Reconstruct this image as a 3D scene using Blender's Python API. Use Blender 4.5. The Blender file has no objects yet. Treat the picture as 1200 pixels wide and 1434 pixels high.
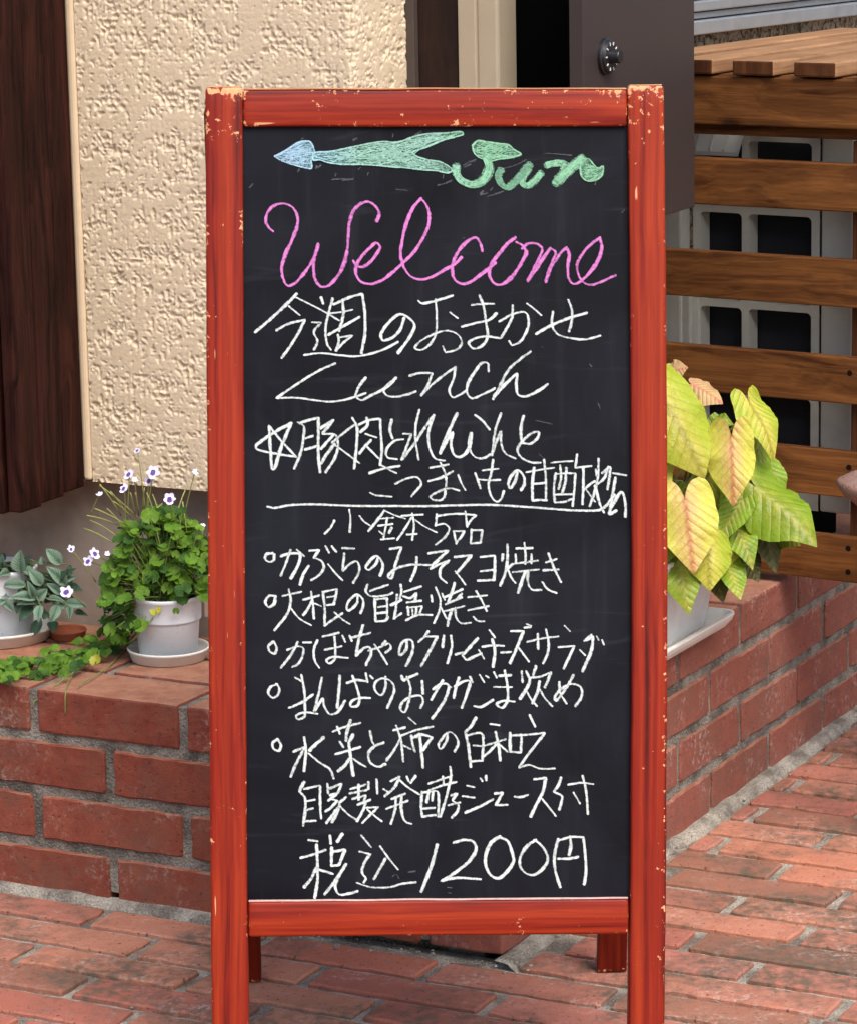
import bpy, bmesh, math, random
import numpy as np
from mathutils import Vector, Matrix, noise
random.seed(7)
R = math.radians
scene = bpy.context.scene
col = scene.collection

# ---------------------------------------------------------------- camera, sky, sun, exposure
F_PX, PITCH, ROLL, CAM_H = 4572.2, 0.2052, -0.0188, 1.4042
_fw = np.array([0, math.cos(PITCH), -math.sin(PITCH)])
_r0 = np.array([1.0, 0, 0]); _u0 = np.cross(_r0, _fw)
_c, _s = math.cos(ROLL), math.sin(ROLL)
CR = _c*_r0 + _s*_u0
CU = -_s*_r0 + _c*_u0
CO = np.array([0, 0, CAM_H])
cam_d = bpy.data.cameras.new('camera'); cam = bpy.data.objects.new('camera', cam_d); col.objects.link(cam)
cam_d.sensor_fit = 'VERTICAL'; cam_d.sensor_height = 24.0; cam_d.lens = 24.0*F_PX/1434.0
cam_d.clip_start = 0.05; cam_d.clip_end = 500
cam.matrix_world = Matrix(((CR[0], CU[0], -_fw[0], 0), (CR[1], CU[1], -_fw[1], 0), (CR[2], CU[2], -_fw[2], CAM_H), (0, 0, 0, 1)))
scene.camera = cam

SUN_EL, SUN_AZ = 52.0, 24.0      # azimuth measured from straight behind the camera towards the right
world = bpy.data.worlds.new('World'); scene.world = world; world.use_nodes = True
wn = world.node_tree.nodes; wl = world.node_tree.links
bg = wn['Background']; sky = wn.new('ShaderNodeTexSky'); sky.sky_type = 'NISHITA'; sky.sun_disc = False
sky.sun_elevation = R(SUN_EL); sky.air_density = 1.0; sky.dust_density = 4.0; sky.ozone_density = 1.0
sun_dir = Vector((math.sin(R(SUN_AZ))*math.cos(R(SUN_EL)), -math.cos(R(SUN_AZ))*math.cos(R(SUN_EL)), math.sin(R(SUN_EL))))
sky.sun_rotation = math.atan2(sun_dir.x, sun_dir.y)
wl.new(sky.outputs[0], bg.inputs[0]); bg.inputs[1].default_value = 0.15
sd = bpy.data.lights.new('sun', 'SUN'); so = bpy.data.objects.new('sun', sd); col.objects.link(so)
sd.energy = 1.75; sd.angle = R(40); sd.color = (1.0, 0.975, 0.935)
so.rotation_euler = (-sun_dir).to_track_quat('-Z', 'Y').to_euler(); so.location = (3, -3, 6)
scene.view_settings.view_transform = 'Standard'; scene.view_settings.look = 'None'
scene.view_settings.exposure = 0.68; scene.view_settings.gamma = 1.0

# ---------------------------------------------------------------- frames of the place
def ray(x, y): return _fw + CR*(x-600)/F_PX - CU*(y-717)/F_PX
def on_plane(x, y, q, n):
    d = ray(x, y); return CO + d*(np.dot(np.array(q)-CO, n)/np.dot(d, n))
ANG = 0.4759
CORNER = np.array([0.0825, 3.94, 0.0])
DL = np.array([-math.cos(ANG), math.sin(ANG), 0]); DR = np.array([math.sin(ANG), math.cos(ANG), 0]); ZZ = np.array([0, 0, 1.0])
def st(s, t, z=0.0): return CORNER + DL*s + DR*t + ZZ*z
def on_t(x, y, t): return on_plane(x, y, st(0, t), DR)
def on_s(x, y, s): return on_plane(x, y, st(s, 0), DL)
def on_z(x, y, z): return on_plane(x, y, (0, 0, z), ZZ)
def to_st(q): d = np.array(q)-CORNER; return float(d@DL), float(d@DR)
E1 = np.array([0.82751259, -0.56144716, 0.0]); E2 = np.array([0.56144716, 0.82751259, 0.0])
COVER0 = np.array([0.61477545, 4.7370299, 0.0])
def cv(e1, e2, z=0.0): return COVER0 + E1*e1 + E2*e2 + ZZ*z
def frame(o, x, y, z):
    return Matrix(((x[0], y[0], z[0], o[0]), (x[1], y[1], z[1], o[1]), (x[2], y[2], z[2], o[2]), (0, 0, 0, 1)))
def unit(v): v = np.array(v, float); return v/np.linalg.norm(v)

# ---------------------------------------------------------------- materials
def new_mat(name):
    m = bpy.data.materials.new(name); m.use_nodes = True
    nt = m.node_tree; b = nt.nodes['Principled BSDF']
    return m, nt, b
class NT:
    def __init__(s, nt): s.nt = nt
    def n(s, t, **k):
        q = s.nt.nodes.new(t)
        for a, v in k.items():
            if a.startswith('i_'):
                q.inputs[a[2:].replace('_', ' ')].default_value = v
            else: setattr(q, a, v)
        return q
    def l(s, a, b): s.nt.links.new(a, b)
    def coord(s, scale=(1, 1, 1), kind='Object', loc=(0, 0, 0)):
        c = s.n('ShaderNodeTexCoord'); m = s.n('ShaderNodeMapping'); m.inputs['Scale'].default_value = scale; m.inputs['Location'].default_value = loc
        s.l(c.outputs[kind], m.inputs['Vector']); return m.outputs[0]
    def noise(s, vec, scale, detail=4, rough=0.55, dist=0.0, out='Fac'):
        q = s.n('ShaderNodeTexNoise'); q.inputs['Scale'].default_value = scale; q.inputs['Detail'].default_value = detail
        q.inputs['Roughness'].default_value = rough; q.inputs['Distortion'].default_value = dist
        s.l(vec, q.inputs['Vector']); return q.outputs[out]
    def ramp(s, fac, stops, interp='LINEAR'):
        q = s.n('ShaderNodeValToRGB'); q.color_ramp.interpolation = interp
        e = q.color_ramp.elements
        while len(e) < len(stops): e.new(0.5)
        for i, (p, c) in enumerate(stops):
            e[i].position = p; e[i].color = (c, c, c, 1) if isinstance(c, (int, float)) else (*c, 1)
        s.l(fac, q.inputs[0]); return q.outputs[0]
    def mix(s, fac, a, b, mode='MIX'):
        q = s.n('ShaderNodeMix'); q.data_type = 'RGBA'; q.blend_type = mode
        for v, i in ((fac, q.inputs[0]), (a, q.inputs[6]), (b, q.inputs[7])):
            if isinstance(v, (int, float)): i.default_value = v
            elif isinstance(v, tuple): i.default_value = (*v, 1)
            else: s.l(v, i)
        return q.outputs[2]
    def math(s, op, a, b=0.0, c=0.0):
        q = s.n('ShaderNodeMath', operation=op)
        for i, v in enumerate((a, b, c)):
            if isinstance(v, (int, float)): q.inputs[i].default_value = v
            else: s.l(v, q.inputs[i])
        return q.outputs[0]
    def bump(s, h, strength, dist, nrm=None):
        q = s.n('ShaderNodeBump'); q.inputs['Strength'].default_value = strength; q.inputs['Distance'].default_value = dist
        s.l(h, q.inputs['Height'])
        if nrm is not None: s.l(nrm, q.inputs['Normal'])
        return q.outputs[0]
    def island(s): return s.n('ShaderNodeNewGeometry').outputs['Random Per Island']
    def objrand(s): return s.n('ShaderNodeObjectInfo').outputs['Random']
    def addv(s, v, r, k=30.0):
        c = s.n('ShaderNodeCombineXYZ')
        m = s.math('MULTIPLY', r, k)
        for i in range(3): s.l(m, c.inputs[i])
        a = s.n('ShaderNodeVectorMath', operation='ADD'); s.l(v, a.inputs[0]); s.l(c.outputs[0], a.inputs[1]); return a.outputs[0]

def mat_brick(name, cols, dirt=0.3, white=0.3, dirt_scale=7.0, dust=0.0):
    m, nt, b = new_mat(name); g = NT(nt)
    v = g.coord(); isl = g.island(); v2 = g.addv(v, isl, 20.0)
    k = len(cols)
    base = g.ramp(isl, [(i/max(1, k-1), c) for i, c in enumerate(cols)])
    mott = g.noise(v2, 38, 6, 0.65); base = g.mix(g.ramp(mott, [(0.3, 0.0), (0.75, 0.55)]), base, (0.40, 0.13, 0.075))
    fine = g.noise(v, 420, 3, 0.7); base = g.mix(0.45, base, g.ramp(fine, [(0.3, 0.35), (0.75, 1.0)]), 'MULTIPLY')
    pit = g.noise(v, 150, 2, 0.5); base = g.mix(g.ramp(pit, [(0.27, 0.75), (0.36, 0.0)]), base, (0.05, 0.03, 0.025))
    d1 = g.noise(v, dirt_scale, 6, 0.7); d2 = g.noise(v, 60, 4, 0.6)
    dd = g.math('MULTIPLY', g.ramp(d1, [(0.44, 0.0), (0.58, 1.0)]), g.ramp(d2, [(0.30, 0.0), (0.58, 1.0)]))
    base = g.mix(g.math('MULTIPLY', dd, dirt), base, (0.12, 0.092, 0.068))
    w1 = g.noise(v2, 13, 4, 0.65); w2 = g.noise(v, 110, 5, 0.75)
    ww = g.math('MULTIPLY', g.ramp(w1, [(0.5, 0.0), (0.72, 1.0)]), g.ramp(w2, [(0.5, 0.0), (0.66, 1.0)]))
    base = g.mix(g.math('MULTIPLY', ww, white), base, (0.62, 0.52, 0.47))
    gz = g.n('ShaderNodeNewGeometry'); sz = g.n('ShaderNodeSeparateXYZ'); g.l(gz.outputs['Normal'], sz.inputs[0])
    if dust: base = g.mix(g.math('MULTIPLY', g.math('MULTIPLY', g.ramp(sz.outputs[2], [(0.6, 0.0), (0.95, 1.0)]), g.ramp(mott, [(0.3, 0.5), (0.6, 1.0)])), dust), base, (0.44, 0.24, 0.15))
    g.l(base, b.inputs['Base Color']); b.inputs['Roughness'].default_value = 0.9; b.inputs['Specular IOR Level'].default_value = 0.12
    h = g.math('ADD', g.math('MULTIPLY', mott, 1.0), g.math('MULTIPLY', fine, 0.35)); h = g.math('ADD', h, g.math('MULTIPLY', g.ramp(pit, [(0.27, 0.0), (0.4, 1.0)]), 0.6))
    g.l(g.bump(h, 0.7, 0.0016), b.inputs['Normal'])
    return m
def mat_mortar(name, c1, c2):
    m, nt, b = new_mat(name); g = NT(nt); v = g.coord()
    n1 = g.noise(v, 300, 5, 0.75); n2 = g.noise(v, 16, 5, 0.6); vo = g.n('ShaderNodeTexVoronoi'); vo.inputs['Scale'].default_value = 260; g.l(v, vo.inputs['Vector'])
    base = g.mix(g.ramp(n2, [(0.40, 0.0), (0.58, 1.0)]), c1, c2)
    base = g.mix(0.75, base, g.ramp(n1, [(0.3, 0.3), (0.7, 1.25)]), 'MULTIPLY')
    base = g.mix(g.ramp(vo.outputs['Distance'], [(0.12, 0.55), (0.2, 0.0)]), base, (0.6, 0.56, 0.5))
    g.l(base, b.inputs['Base Color']); b.inputs['Roughness'].default_value = 0.95
    g.l(g.bump(g.math('ADD', n1, g.math('MULTIPLY', vo.outputs['Distance'], 0.8)), 1.0, 0.004), b.inputs['Normal'])
    return m
def mat_plain(name, colr, rough=0.5, spec=0.5, metal=0.0, nscale=60, namt=0.15, bump=0.0, bscale=300, speck=0.0, grime=0.0):
    m, nt, b = new_mat(name); g = NT(nt); v = g.coord()
    n1 = g.noise(v, nscale, 5, 0.6); base = g.mix(namt*2, colr, g.ramp(n1, [(0.3, 0.5), (0.7, 1.0)]), 'MULTIPLY')
    if grime:
        n2 = g.noise(v, 9, 6, 0.7); base = g.mix(g.math('MULTIPLY', g.ramp(n2, [(0.45, 0.0), (0.75, 1.0)]), grime), base, (0.13, 0.11, 0.085))
    if speck:
        n3 = g.noise(v, 330, 2, 0.5); base = g.mix(g.math('MULTIPLY', g.ramp(n3, [(0.68, 0.0), (0.74, 1.0)]), speck), base, (0.12, 0.10, 0.08))
    g.l(base, b.inputs['Base Color'])
    b.inputs['Roughness'].default_value = rough; b.inputs['Specular IOR Level'].default_value = spec; b.inputs['Metallic'].default_value = metal
    if bump: g.l(g.bump(g.noise(v, bscale, 4, 0.6), bump, 0.001), b.inputs['Normal'])
    return m
def mat_wood(name, dark, light, axis=0, scale=1.0, rough=0.6, knots=True, coat=0.0, bump=0.35, worn=0.0, wornc=(0.6, 0.4, 0.25), contrast=(0.3, 0.7), spec=0.18):
    m, nt, b = new_mat(name); g = NT(nt)
    sc = [55*scale]*3; sc[axis] = 3.2*scale
    r = g.objrand(); v0 = g.coord(); v0 = g.addv(v0, r, 7.0)
    mp = g.n('ShaderNodeMapping'); mp.inputs['Scale'].default_value = sc; g.l(v0, mp.inputs['Vector'])
    warp = g.noise(v0, 5*scale, 3, 0.5); wv = g.addv(mp.outputs[0], warp, 2.2)
    n1 = g.noise(wv, 1.0, 6, 0.68, 0.6); sc2 = [320*scale]*3; sc2[axis] = 6*scale
    mp2 = g.n('ShaderNodeMapping'); mp2.inputs['Scale'].default_value = sc2; g.l(v0, mp2.inputs['Vector'])
    n2 = g.noise(mp2.outputs[0], 1.0, 4, 0.7)
    base = g.ramp(n1, [(contrast[0], dark), (contrast[1], light)])
    base = g.mix(0.5, base, g.ramp(n2, [(0.3, 0.4), (0.65, 1.0)]), 'MULTIPLY')
    big = g.noise(v0, 7*scale, 4, 0.6); base = g.mix(0.45, base, g.ramp(big, [(0.3, 0.5), (0.7, 1.15)]), 'MULTIPLY')
    if knots:
        mp3 = g.n('ShaderNodeMapping'); s3 = [14*scale]*3; s3[axis] = 6*scale; mp3.inputs['Scale'].default_value = s3; g.l(v0, mp3.inputs['Vector'])
        vo = g.n('ShaderNodeTexVoronoi'); vo.inputs['Scale'].default_value = 1.0; g.l(mp3.outputs[0], vo.inputs['Vector'])
        base = g.mix(g.ramp(vo.outputs['Distance'], [(0.05, 0.8), (0.13, 0.0)]), base, tuple(0.3*x for x in dark))
    if worn:
        nw = g.noise(v0, 90, 5, 0.7); base = g.mix(g.math('MULTIPLY', g.ramp(nw, [(0.66, 0.0), (0.72, 1.0)]), worn), base, wornc)
    g.l(base, b.inputs['Base Color']); b.inputs['Roughness'].default_value = rough; b.inputs['Specular IOR Level'].default_value = spec
    b.inputs['Coat Weight'].default_value = coat
    g.l(g.bump(g.math('ADD', n1, g.math('MULTIPLY', n2, 0.6)), bump, 0.0015), b.inputs['Normal'])
    return m
def mat_red(name, axis, hx, hy, hz, pale_ends=0.0, chips=0.0, dim=1.0):
    """red-stained softwood; the stain is chipped to bare wood along the arrises (hx, hy, hz = half sizes)"""
    m, nt, b = new_mat(name); g = NT(nt); r = g.objrand()
    c = g.n('ShaderNodeTexCoord'); sx = g.n('ShaderNodeSeparateXYZ'); g.l(c.outputs['Object'], sx.inputs[0])
    v0 = g.addv(c.outputs['Object'], r, 5.0)
    sc = [75]*3; sc[axis] = 1.6; mp = g.n('ShaderNodeMapping'); mp.inputs['Scale'].default_value = sc; g.l(v0, mp.inputs['Vector'])
    warp = g.noise(v0, 4, 3, 0.5); n1 = g.noise(g.addv(mp.outputs[0], warp, 0.9), 1.0, 5, 0.62, 0.15)
    sc2 = [260]*3; sc2[axis] = 5; mp2 = g.n('ShaderNodeMapping'); mp2.inputs['Scale'].default_value = sc2; g.l(v0, mp2.inputs['Vector'])
    n2 = g.noise(mp2.outputs[0], 1.0, 4, 0.7)
    base = g.ramp(n1, [(0.33, (0.060, 0.005, 0.003)), (0.45, (0.20, 0.012, 0.005)), (0.68, (0.34, 0.036, 0.008))])
    base = g.mix(0.4, base, g.ramp(n2, [(0.3, 0.45), (0.65, 1.05)]), 'MULTIPLY')
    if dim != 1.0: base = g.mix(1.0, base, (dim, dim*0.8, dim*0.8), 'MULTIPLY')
    ds = []
    for i, h in enumerate((hx, hy, hz)):
        ds.append(g.math('SUBTRACT', h, g.math('ABSOLUTE', sx.outputs[i])))
    # distance to the nearest arris = second smallest of the three face distances
    a, bb, cc = ds
    mn = g.math('MINIMUM', a, g.math('MINIMUM', bb, cc)); mx = g.math('MAXIMUM', a, g.math('MAXIMUM', bb, cc))
    mid = g.math('SUBTRACT', g.math('SUBTRACT', g.math('ADD', a, g.math('ADD', bb, cc)), mn), mx)
    edge = g.ramp(g.math('MULTIPLY', mid, 100.0), [(0.0, 1.0), (0.16, 0.55), (0.6, 0.12), (1.0, 0.0)])
    p1 = g.noise(v0, 120, 5, 0.7); p2 = g.noise(v0, 17, 4, 0.6)
    chip = g.math('ADD', g.math('MULTIPLY', edge, 0.135), g.math('ADD', p1, g.math('MULTIPLY', g.math('SUBTRACT', p2, 0.5), 0.46)))
    if chips: chip = g.math('ADD', chip, chips)
    if pale_ends:
        en = g.ramp(g.math('MULTIPLY', g.math('SUBTRACT', sx.outputs[2], hz-0.06), 1/0.06), [(0.0, 0.0), (0.5, 0.25), (1.0, 1.0)])
        chip = g.math('ADD', chip, g.math('MULTIPLY', en, pale_ends))
    chipm = g.ramp(chip, [(0.685, 0.0), (0.715, 1.0)])
    base = g.mix(chipm, base, g.mix(n2, (0.74, 0.42, 0.23), (0.60, 0.22, 0.09)))
    # long scratches
    mp4 = g.n('ShaderNodeMapping'); mp4.inputs['Scale'].default_value = (160, 160, 14) if axis == 2 else (14, 160, 160); mp4.inputs['Rotation'].default_value = (0, R(24), 0); g.l(v0, mp4.inputs['Vector'])
    sn = g.noise(mp4.outputs[0], 1.0, 2, 0.5); base = g.mix(g.ramp(sn, [(0.745, 0.0), (0.77, 0.8)]), base, (0.70, 0.34, 0.18))
    g.l(base, b.inputs['Base Color'])
    g.l(g.ramp(chipm, [(0.0, 0.42), (1.0, 0.8)]), b.inputs['Roughness']); b.inputs['Specular IOR Level'].default_value = 0.2
    h = g.math('SUBTRACT', g.math('MULTIPLY', n1, 0.5), g.math('MULTIPLY', chipm, 0.6))
    g.l(g.bump(h, 0.35, 0.001), b.inputs['Normal'])
    return m
def mat_panel():
    m, nt, b = new_mat('chalkboard_black'); g = NT(nt); v = g.coord()
    n1 = g.noise(v, 4.0, 5, 0.6, 1.0); vs = g.coord((60, 60, 5)); n2 = g.noise(vs, 1.0, 4, 0.6); n3 = g.noise(v, 500, 3, 0.7)
    vh = g.coord((6, 60, 45), loc=(3, 1, 2)); n4 = g.noise(vh, 1.0, 4, 0.6, 1.2)
    base = g.mix(g.ramp(n1, [(0.3, 0.0), (0.75, 1.0)]), (0.0035, 0.0037, 0.0060), (0.0125, 0.0140, 0.0200))
    base = g.mix(g.ramp(n2, [(0.55, 0.0), (0.8, 0.16)]), base, (0.045, 0.052, 0.062))
    base = g.mix(g.ramp(n4, [(0.6, 0.0), (0.85, 0.16)]), base, (0.09, 0.10, 0.12))
    base = g.mix(g.ramp(n3, [(0.72, 0.0), (0.8, 0.15)]), base, (0.3, 0.3, 0.32))
    g.l(base, b.inputs['Base Color']); b.inputs['Roughness'].default_value = 0.6; b.inputs['Specular IOR Level'].default_value = 0.10
    g.l(g.bump(n3, 0.15, 0.0005), b.inputs['Normal'])
    return m
def mat_chalk(name, cols, fill=False, thin=1.0):
    """chalk laid on the board: grainy, thin at the edge of each stroke"""
    m, nt, b = new_mat(name); g = NT(nt); v = g.coord()
    if len(cols) == 1: base = g.mix(0.0, cols[0], cols[0])
    else:
        sx = g.n('ShaderNodeSeparateXYZ'); g.l(v, sx.inputs[0])
        base = g.ramp(g.math('MULTIPLY_ADD', sx.outputs[0], 2.7, 0.5), list(zip((0.08, 0.15, 0.28, 0.5, 0.62, 1.0), cols)))
    n1 = g.noise(v, 750, 3, 0.75); n2 = g.noise(v, 300, 4, 0.7)
    base = g.mix(0.5, base, g.ramp(n2, [(0.3, 0.55), (0.6, 1.0)]), 'MULTIPLY')
    g.l(base, b.inputs['Base Color']); b.inputs['Roughness'].default_value = 1.0; b.inputs['Specular IOR Level'].default_value = 0.05
    if fill:
        vf = g.coord((1, 1, 2.4)); n3 = g.noise(vf, 230, 4, 0.75)
        al = g.math('MULTIPLY', g.ramp(n3, [(0.38, 0.12), (0.56, 0.9)]), g.ramp(n1, [(0.3, 0.55), (0.5, 1.0)]))
    else:
        uv = g.n('ShaderNodeUVMap'); sp = g.n('ShaderNodeSeparateXYZ'); g.l(uv.outputs[0], sp.inputs[0])
        e = g.math('ABSOLUTE', g.math('SUBTRACT', g.math('MULTIPLY', sp.outputs[1], 2.0), 1.0))
        e3 = g.math('POWER', e, 2.5)
        k = g.math('SUBTRACT', g.math('ADD', g.math('ADD', g.math('MULTIPLY', n1, 0.50), g.math('MULTIPLY_ADD', g.island(), 0.14, -0.10)), g.math('MULTIPLY', n2, 0.90)), g.math('MULTIPLY', e3, 0.36))
        al = g.math('MULTIPLY', g.ramp(k, [(0.33, 0.0), (0.47, 0.55), (0.68, 1.0)]), thin)
    tr = g.n('ShaderNodeBsdfTransparent'); mx = g.n('ShaderNodeMixShader'); out = nt.nodes['Material Output']
    g.l(al, mx.inputs[0]); g.l(tr.outputs[0], mx.inputs[1]); g.l(b.outputs[0], mx.inputs[2]); g.l(mx.outputs[0], out.inputs[0])
    return m
def mat_stucco(name, c_flat, c_rough, scale=1.0):
    m, nt, b = new_mat(name); g = NT(nt); v = g.coord()
    n1 = g.noise(v, 130*scale, 5, 0.6, 0.3); n2 = g.noise(v, 36*scale, 3, 0.5, 0.4)
    n3 = g.noise(v, 600, 3, 0.7)
    att = g.n('ShaderNodeAttribute', attribute_name='lump'); 
    base = g.mix(g.ramp(att.outputs['Fac'], [(0.35, 0.0), (0.7, 1.0)]), c_rough, c_flat)
    base = g.mix(0.35, base, g.ramp(n3, [(0.3, 0.6), (0.7, 1.05)]), 'MULTIPLY')
    base = g.mix(0.3, base, g.ramp(g.noise(v, 3, 4, 0.6), [(0.3, 0.75), (0.7, 1.0)]), 'MULTIPLY')
    g.l(base, b.inputs['Base Color']); b.inputs['Roughness'].default_value = 0.95; b.inputs['Specular IOR Level'].default_value = 0.15
    h = g.math('ADD', g.math('MULTIPLY', n1, 0.3), g.math('MULTIPLY', n3, 0.6))
    g.l(g.bump(h, 0.9, 0.0014), b.inputs['Normal'])
    return m
def mat_pebble(name):
    m, nt, b = new_mat(name); g = NT(nt); v = g.coord()
    n1 = g.noise(v, 75, 3, 0.55, 1.2); n2 = g.noise(v, 300, 4, 0.7)
    base = g.ramp(n1, [(0.36, (0.05, 0.038, 0.027)), (0.46, (0.25, 0.20, 0.14)), (0.58, (0.48, 0.40, 0.30))])
    base = g.mix(0.4, base, g.ramp(n2, [(0.3, 0.5), (0.7, 1.0)]), 'MULTIPLY')
    g.l(base, b.inputs['Base Color']); b.inputs['Roughness'].default_value = 0.95
    g.l(g.bump(n1, 1.0, 0.006), b.inputs['Normal']); return m
def mat_leaf(name, c1, c2, midc=None, vein=0.5, rough=0.45, trans=0.25, edgec=None):
    """UV: u across (-1..1 -> 0..1), v from the stalk to the tip"""
    m, nt, b = new_mat(name); g = NT(nt); v = g.coord()
    uv = g.n('ShaderNodeUVMap'); sp = g.n('ShaderNodeSeparateXYZ'); g.l(uv.outputs[0], sp.inputs[0])
    ax = g.math('ABSOLUTE', g.math('SUBTRACT', g.math('MULTIPLY', sp.outputs[0], 2.0), 1.0))
    isl = g.island()
    n1 = g.noise(v, 45, 4, 0.6); base = g.mix(g.ramp(n1, [(0.33, 0.0), (0.67, 1.0)]), c1, c2)
    base = g.mix(0.5, base, g.ramp(isl, [(0.0, 0.42), (1.0, 1.2)]), 'MULTIPLY')
    base = g.mix(0.3, base, g.ramp(g.noise(v, 260, 3, 0.6), [(0.3, 0.6), (0.7, 1.0)]), 'MULTIPLY')
    if midc is not None:
        md = g.ramp(ax, [(0.0, 1.0), (0.05, 0.75), (0.13, 0.0)]); base = g.mix(g.math('MULTIPLY', md, vein), base, midc)
        # side veins run outwards and towards the tip
        ph = g.math('SUBTRACT', g.math('MULTIPLY', sp.outputs[1], 9.0), g.math('MULTIPLY', ax, 2.6))
        w = g.math('ABSOLUTE', g.math('SINE', g.math('MULTIPLY', ph, math.pi)))
        base = g.mix(g.math('MULTIPLY', g.ramp(w, [(0.0, 0.75), (0.16, 0.0)]), vein*0.8), base, midc)
        g.l(g.bump(g.math('ADD', g.math('POWER', w, 0.5), g.math('MULTIPLY', g.noise(v, 140, 3, 0.6), 1.2)), 0.5, 0.0026), b.inputs['Normal'])
    else:
        g.l(g.bump(n1, 0.4, 0.002), b.inputs['Normal'])
    if edgec is not None:
        base = g.mix(g.ramp(ax, [(0.22, 0.0), (0.62, 0.85)]), base, edgec)
    g.l(base, b.inputs['Base Color']); b.inputs['Roughness'].default_value = rough; b.inputs['Specular IOR Level'].default_value = 0.35
    if trans:
        tl = g.n('ShaderNodeBsdfTranslucent'); g.l(base, tl.inputs[0]); mx = g.n('ShaderNodeMixShader'); mx.inputs[0].default_value = trans
        g.l(b.outputs[0], mx.inputs[1]); g.l(tl.outputs[0], mx.inputs[2]); g.l(mx.outputs[0], nt.nodes['Material Output'].inputs[0])
    return m

# ---------------------------------------------------------------- object helpers
def tag(o, label=None, cat=None, group=None, kind=None):
    if label: o['label'] = label
    if cat: o['category'] = cat
    if group: o['group'] = group
    if kind: o['kind'] = kind
    return o
def empty(name, mat_world, label, cat, group=None):
    o = bpy.data.objects.new(name, None); col.objects.link(o); o.matrix_world = mat_world; o.empty_display_size = 0.05
    ROOTM[o.name] = mat_world.copy()
    return tag(o, label, cat, group)
ROOTM = {}
class MB:
    def __init__(s): s.v = []; s.f = []; s.uv = []; s.mi = []; s.hasuv = False; s.dmi = 0
    def add(s, vs, fs, uvs=None, mi=0):
        k = len(s.v); s.v += [tuple(map(float, q)) for q in vs]
        for i, f in enumerate(fs):
            s.f.append([j+k for j in f]); s.mi.append(mi or s.dmi)
            if uvs is not None: s.hasuv = True; s.uv.append([uvs[j] for j in f])
            else: s.uv.append([(0.5, 0.5)]*len(f))
    def box(s, c, sz, ax=None, mi=0):
        c = np.array(c, float); h = np.array(sz, float)/2
        ax = ax or (np.array([1, 0, 0.]), np.array([0, 1, 0.]), np.array([0, 0, 1.]))
        vs = [c + ax[0]*h[0]*i + ax[1]*h[1]*j + ax[2]*h[2]*k for k in (-1, 1) for j in (-1, 1) for i in (-1, 1)]
        s.add(vs, [(0, 2, 3, 1), (4, 5, 7, 6), (0, 1, 5, 4), (2, 6, 7, 3), (0, 4, 6, 2), (1, 3, 7, 5)], None, mi)
    def tube(s, pts, rad, n=6, mi=0, cap=True):
        pts = [np.array(p, float) for p in pts]; k = len(pts); vs = []
        rads = rad if isinstance(rad, (list, tuple)) else [rad]*k
        up = np.array([0.13, 0.27, 0.95])
        for i, p in enumerate(pts):
            d = unit(pts[min(i+1, k-1)] - pts[max(i-1, 0)]); a = np.cross(d, up)
            if np.linalg.norm(a) < 1e-3: a = np.cross(d, np.array([1., 0, 0]))
            a = unit(a); b = np.cross(d, a)
            for j in range(n):
                q = 2*math.pi*j/n; vs.append(p + (a*math.cos(q)+b*math.sin(q))*rads[i])
        fs = [(i*n+j, i*n+(j+1) % n, (i+1)*n+(j+1) % n, (i+1)*n+j) for i in range(k-1) for j in range(n)]
        if cap: fs += [tuple(range(n-1, -1, -1)), tuple((k-1)*n+j for j in range(n))]
        s.add(vs, fs, None, mi)
    def lathe(s, prof, n=48, o=(0, 0, 0), mi=0):
        o = np.array(o, float); k = len(prof); vs = []
        for r_, z_ in prof:
            for j in range(n):
                q = 2*math.pi*j/n; vs.append(o + np.array([r_*math.cos(q), r_*math.sin(q), z_]))
        fs = [(i*n+j, i*n+(j+1) % n, (i+1)*n+(j+1) % n, (i+1)*n+j) for i in range(k-1) for j in range(n)]
        s.add(vs, fs, None, mi)
    def build(s, name, mats, parent=None, local=None, smooth=False, bevel=0.0, bseg=2, autosm=False):
        me = bpy.data.meshes.new(name); me.from_pydata(s.v, [], s.f)
        for m in (mats if isinstance(mats, (list, tuple)) else [mats]): me.materials.append(m)
        me.polygons.foreach_set('material_index', s.mi)
        if s.hasuv:
            ul = me.uv_layers.new(name='UVMap'); flat = [c for f in s.uv for q in f for c in q]; ul.data.foreach_set('uv', flat)
        me.validate(); me.update()
        bm = bmesh.new(); bm.from_mesh(me)
        if bevel: bmesh.ops.bevel(bm, geom=bm.edges[:], offset=bevel, segments=bseg, profile=0.5, affect='EDGES', clamp_overlap=True)
        bm.to_mesh(me); bm.free()
        if smooth: me.polygons.foreach_set('use_smooth', [True]*len(me.polygons))
        o = bpy.data.objects.new(name, me); col.objects.link(o)
        if parent is not None:
            o.parent = parent
            ROOTM[o.name] = ROOTM[parent.name] @ (local or Matrix.Identity(4))
            o.matrix_local = local or Matrix.Identity(4)
        else:
            o.matrix_world = local or Matrix.Identity(4); ROOTM[o.name] = (local or Matrix.Identity(4)).copy()
        if autosm: me.set_sharp_from_angle(angle=R(40))
        return o
def local_of(parent, world_m): return ROOTM[parent.name].inverted() @ world_m
def wbox(name, center, ax, sz, mat, parent, bevel=0.0, bseg=2):
    """a board or block: its own origin at its centre, axes along ax"""
    m = MB(); m.box((0, 0, 0), sz)
    W = frame(center, *ax)
    return m.build(name, mat, parent, local_of(parent, W) if parent is not None else W, bevel=bevel, bseg=bseg)
AXST = (DL*-1, DR, ZZ)     # along the wall to the right, into the wall, up
AXC = (E1, E2, ZZ)
def inv(parent): 
    m = ROOTM[parent.name].inverted(); return lambda q: np.array(m @ Vector(q))
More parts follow.
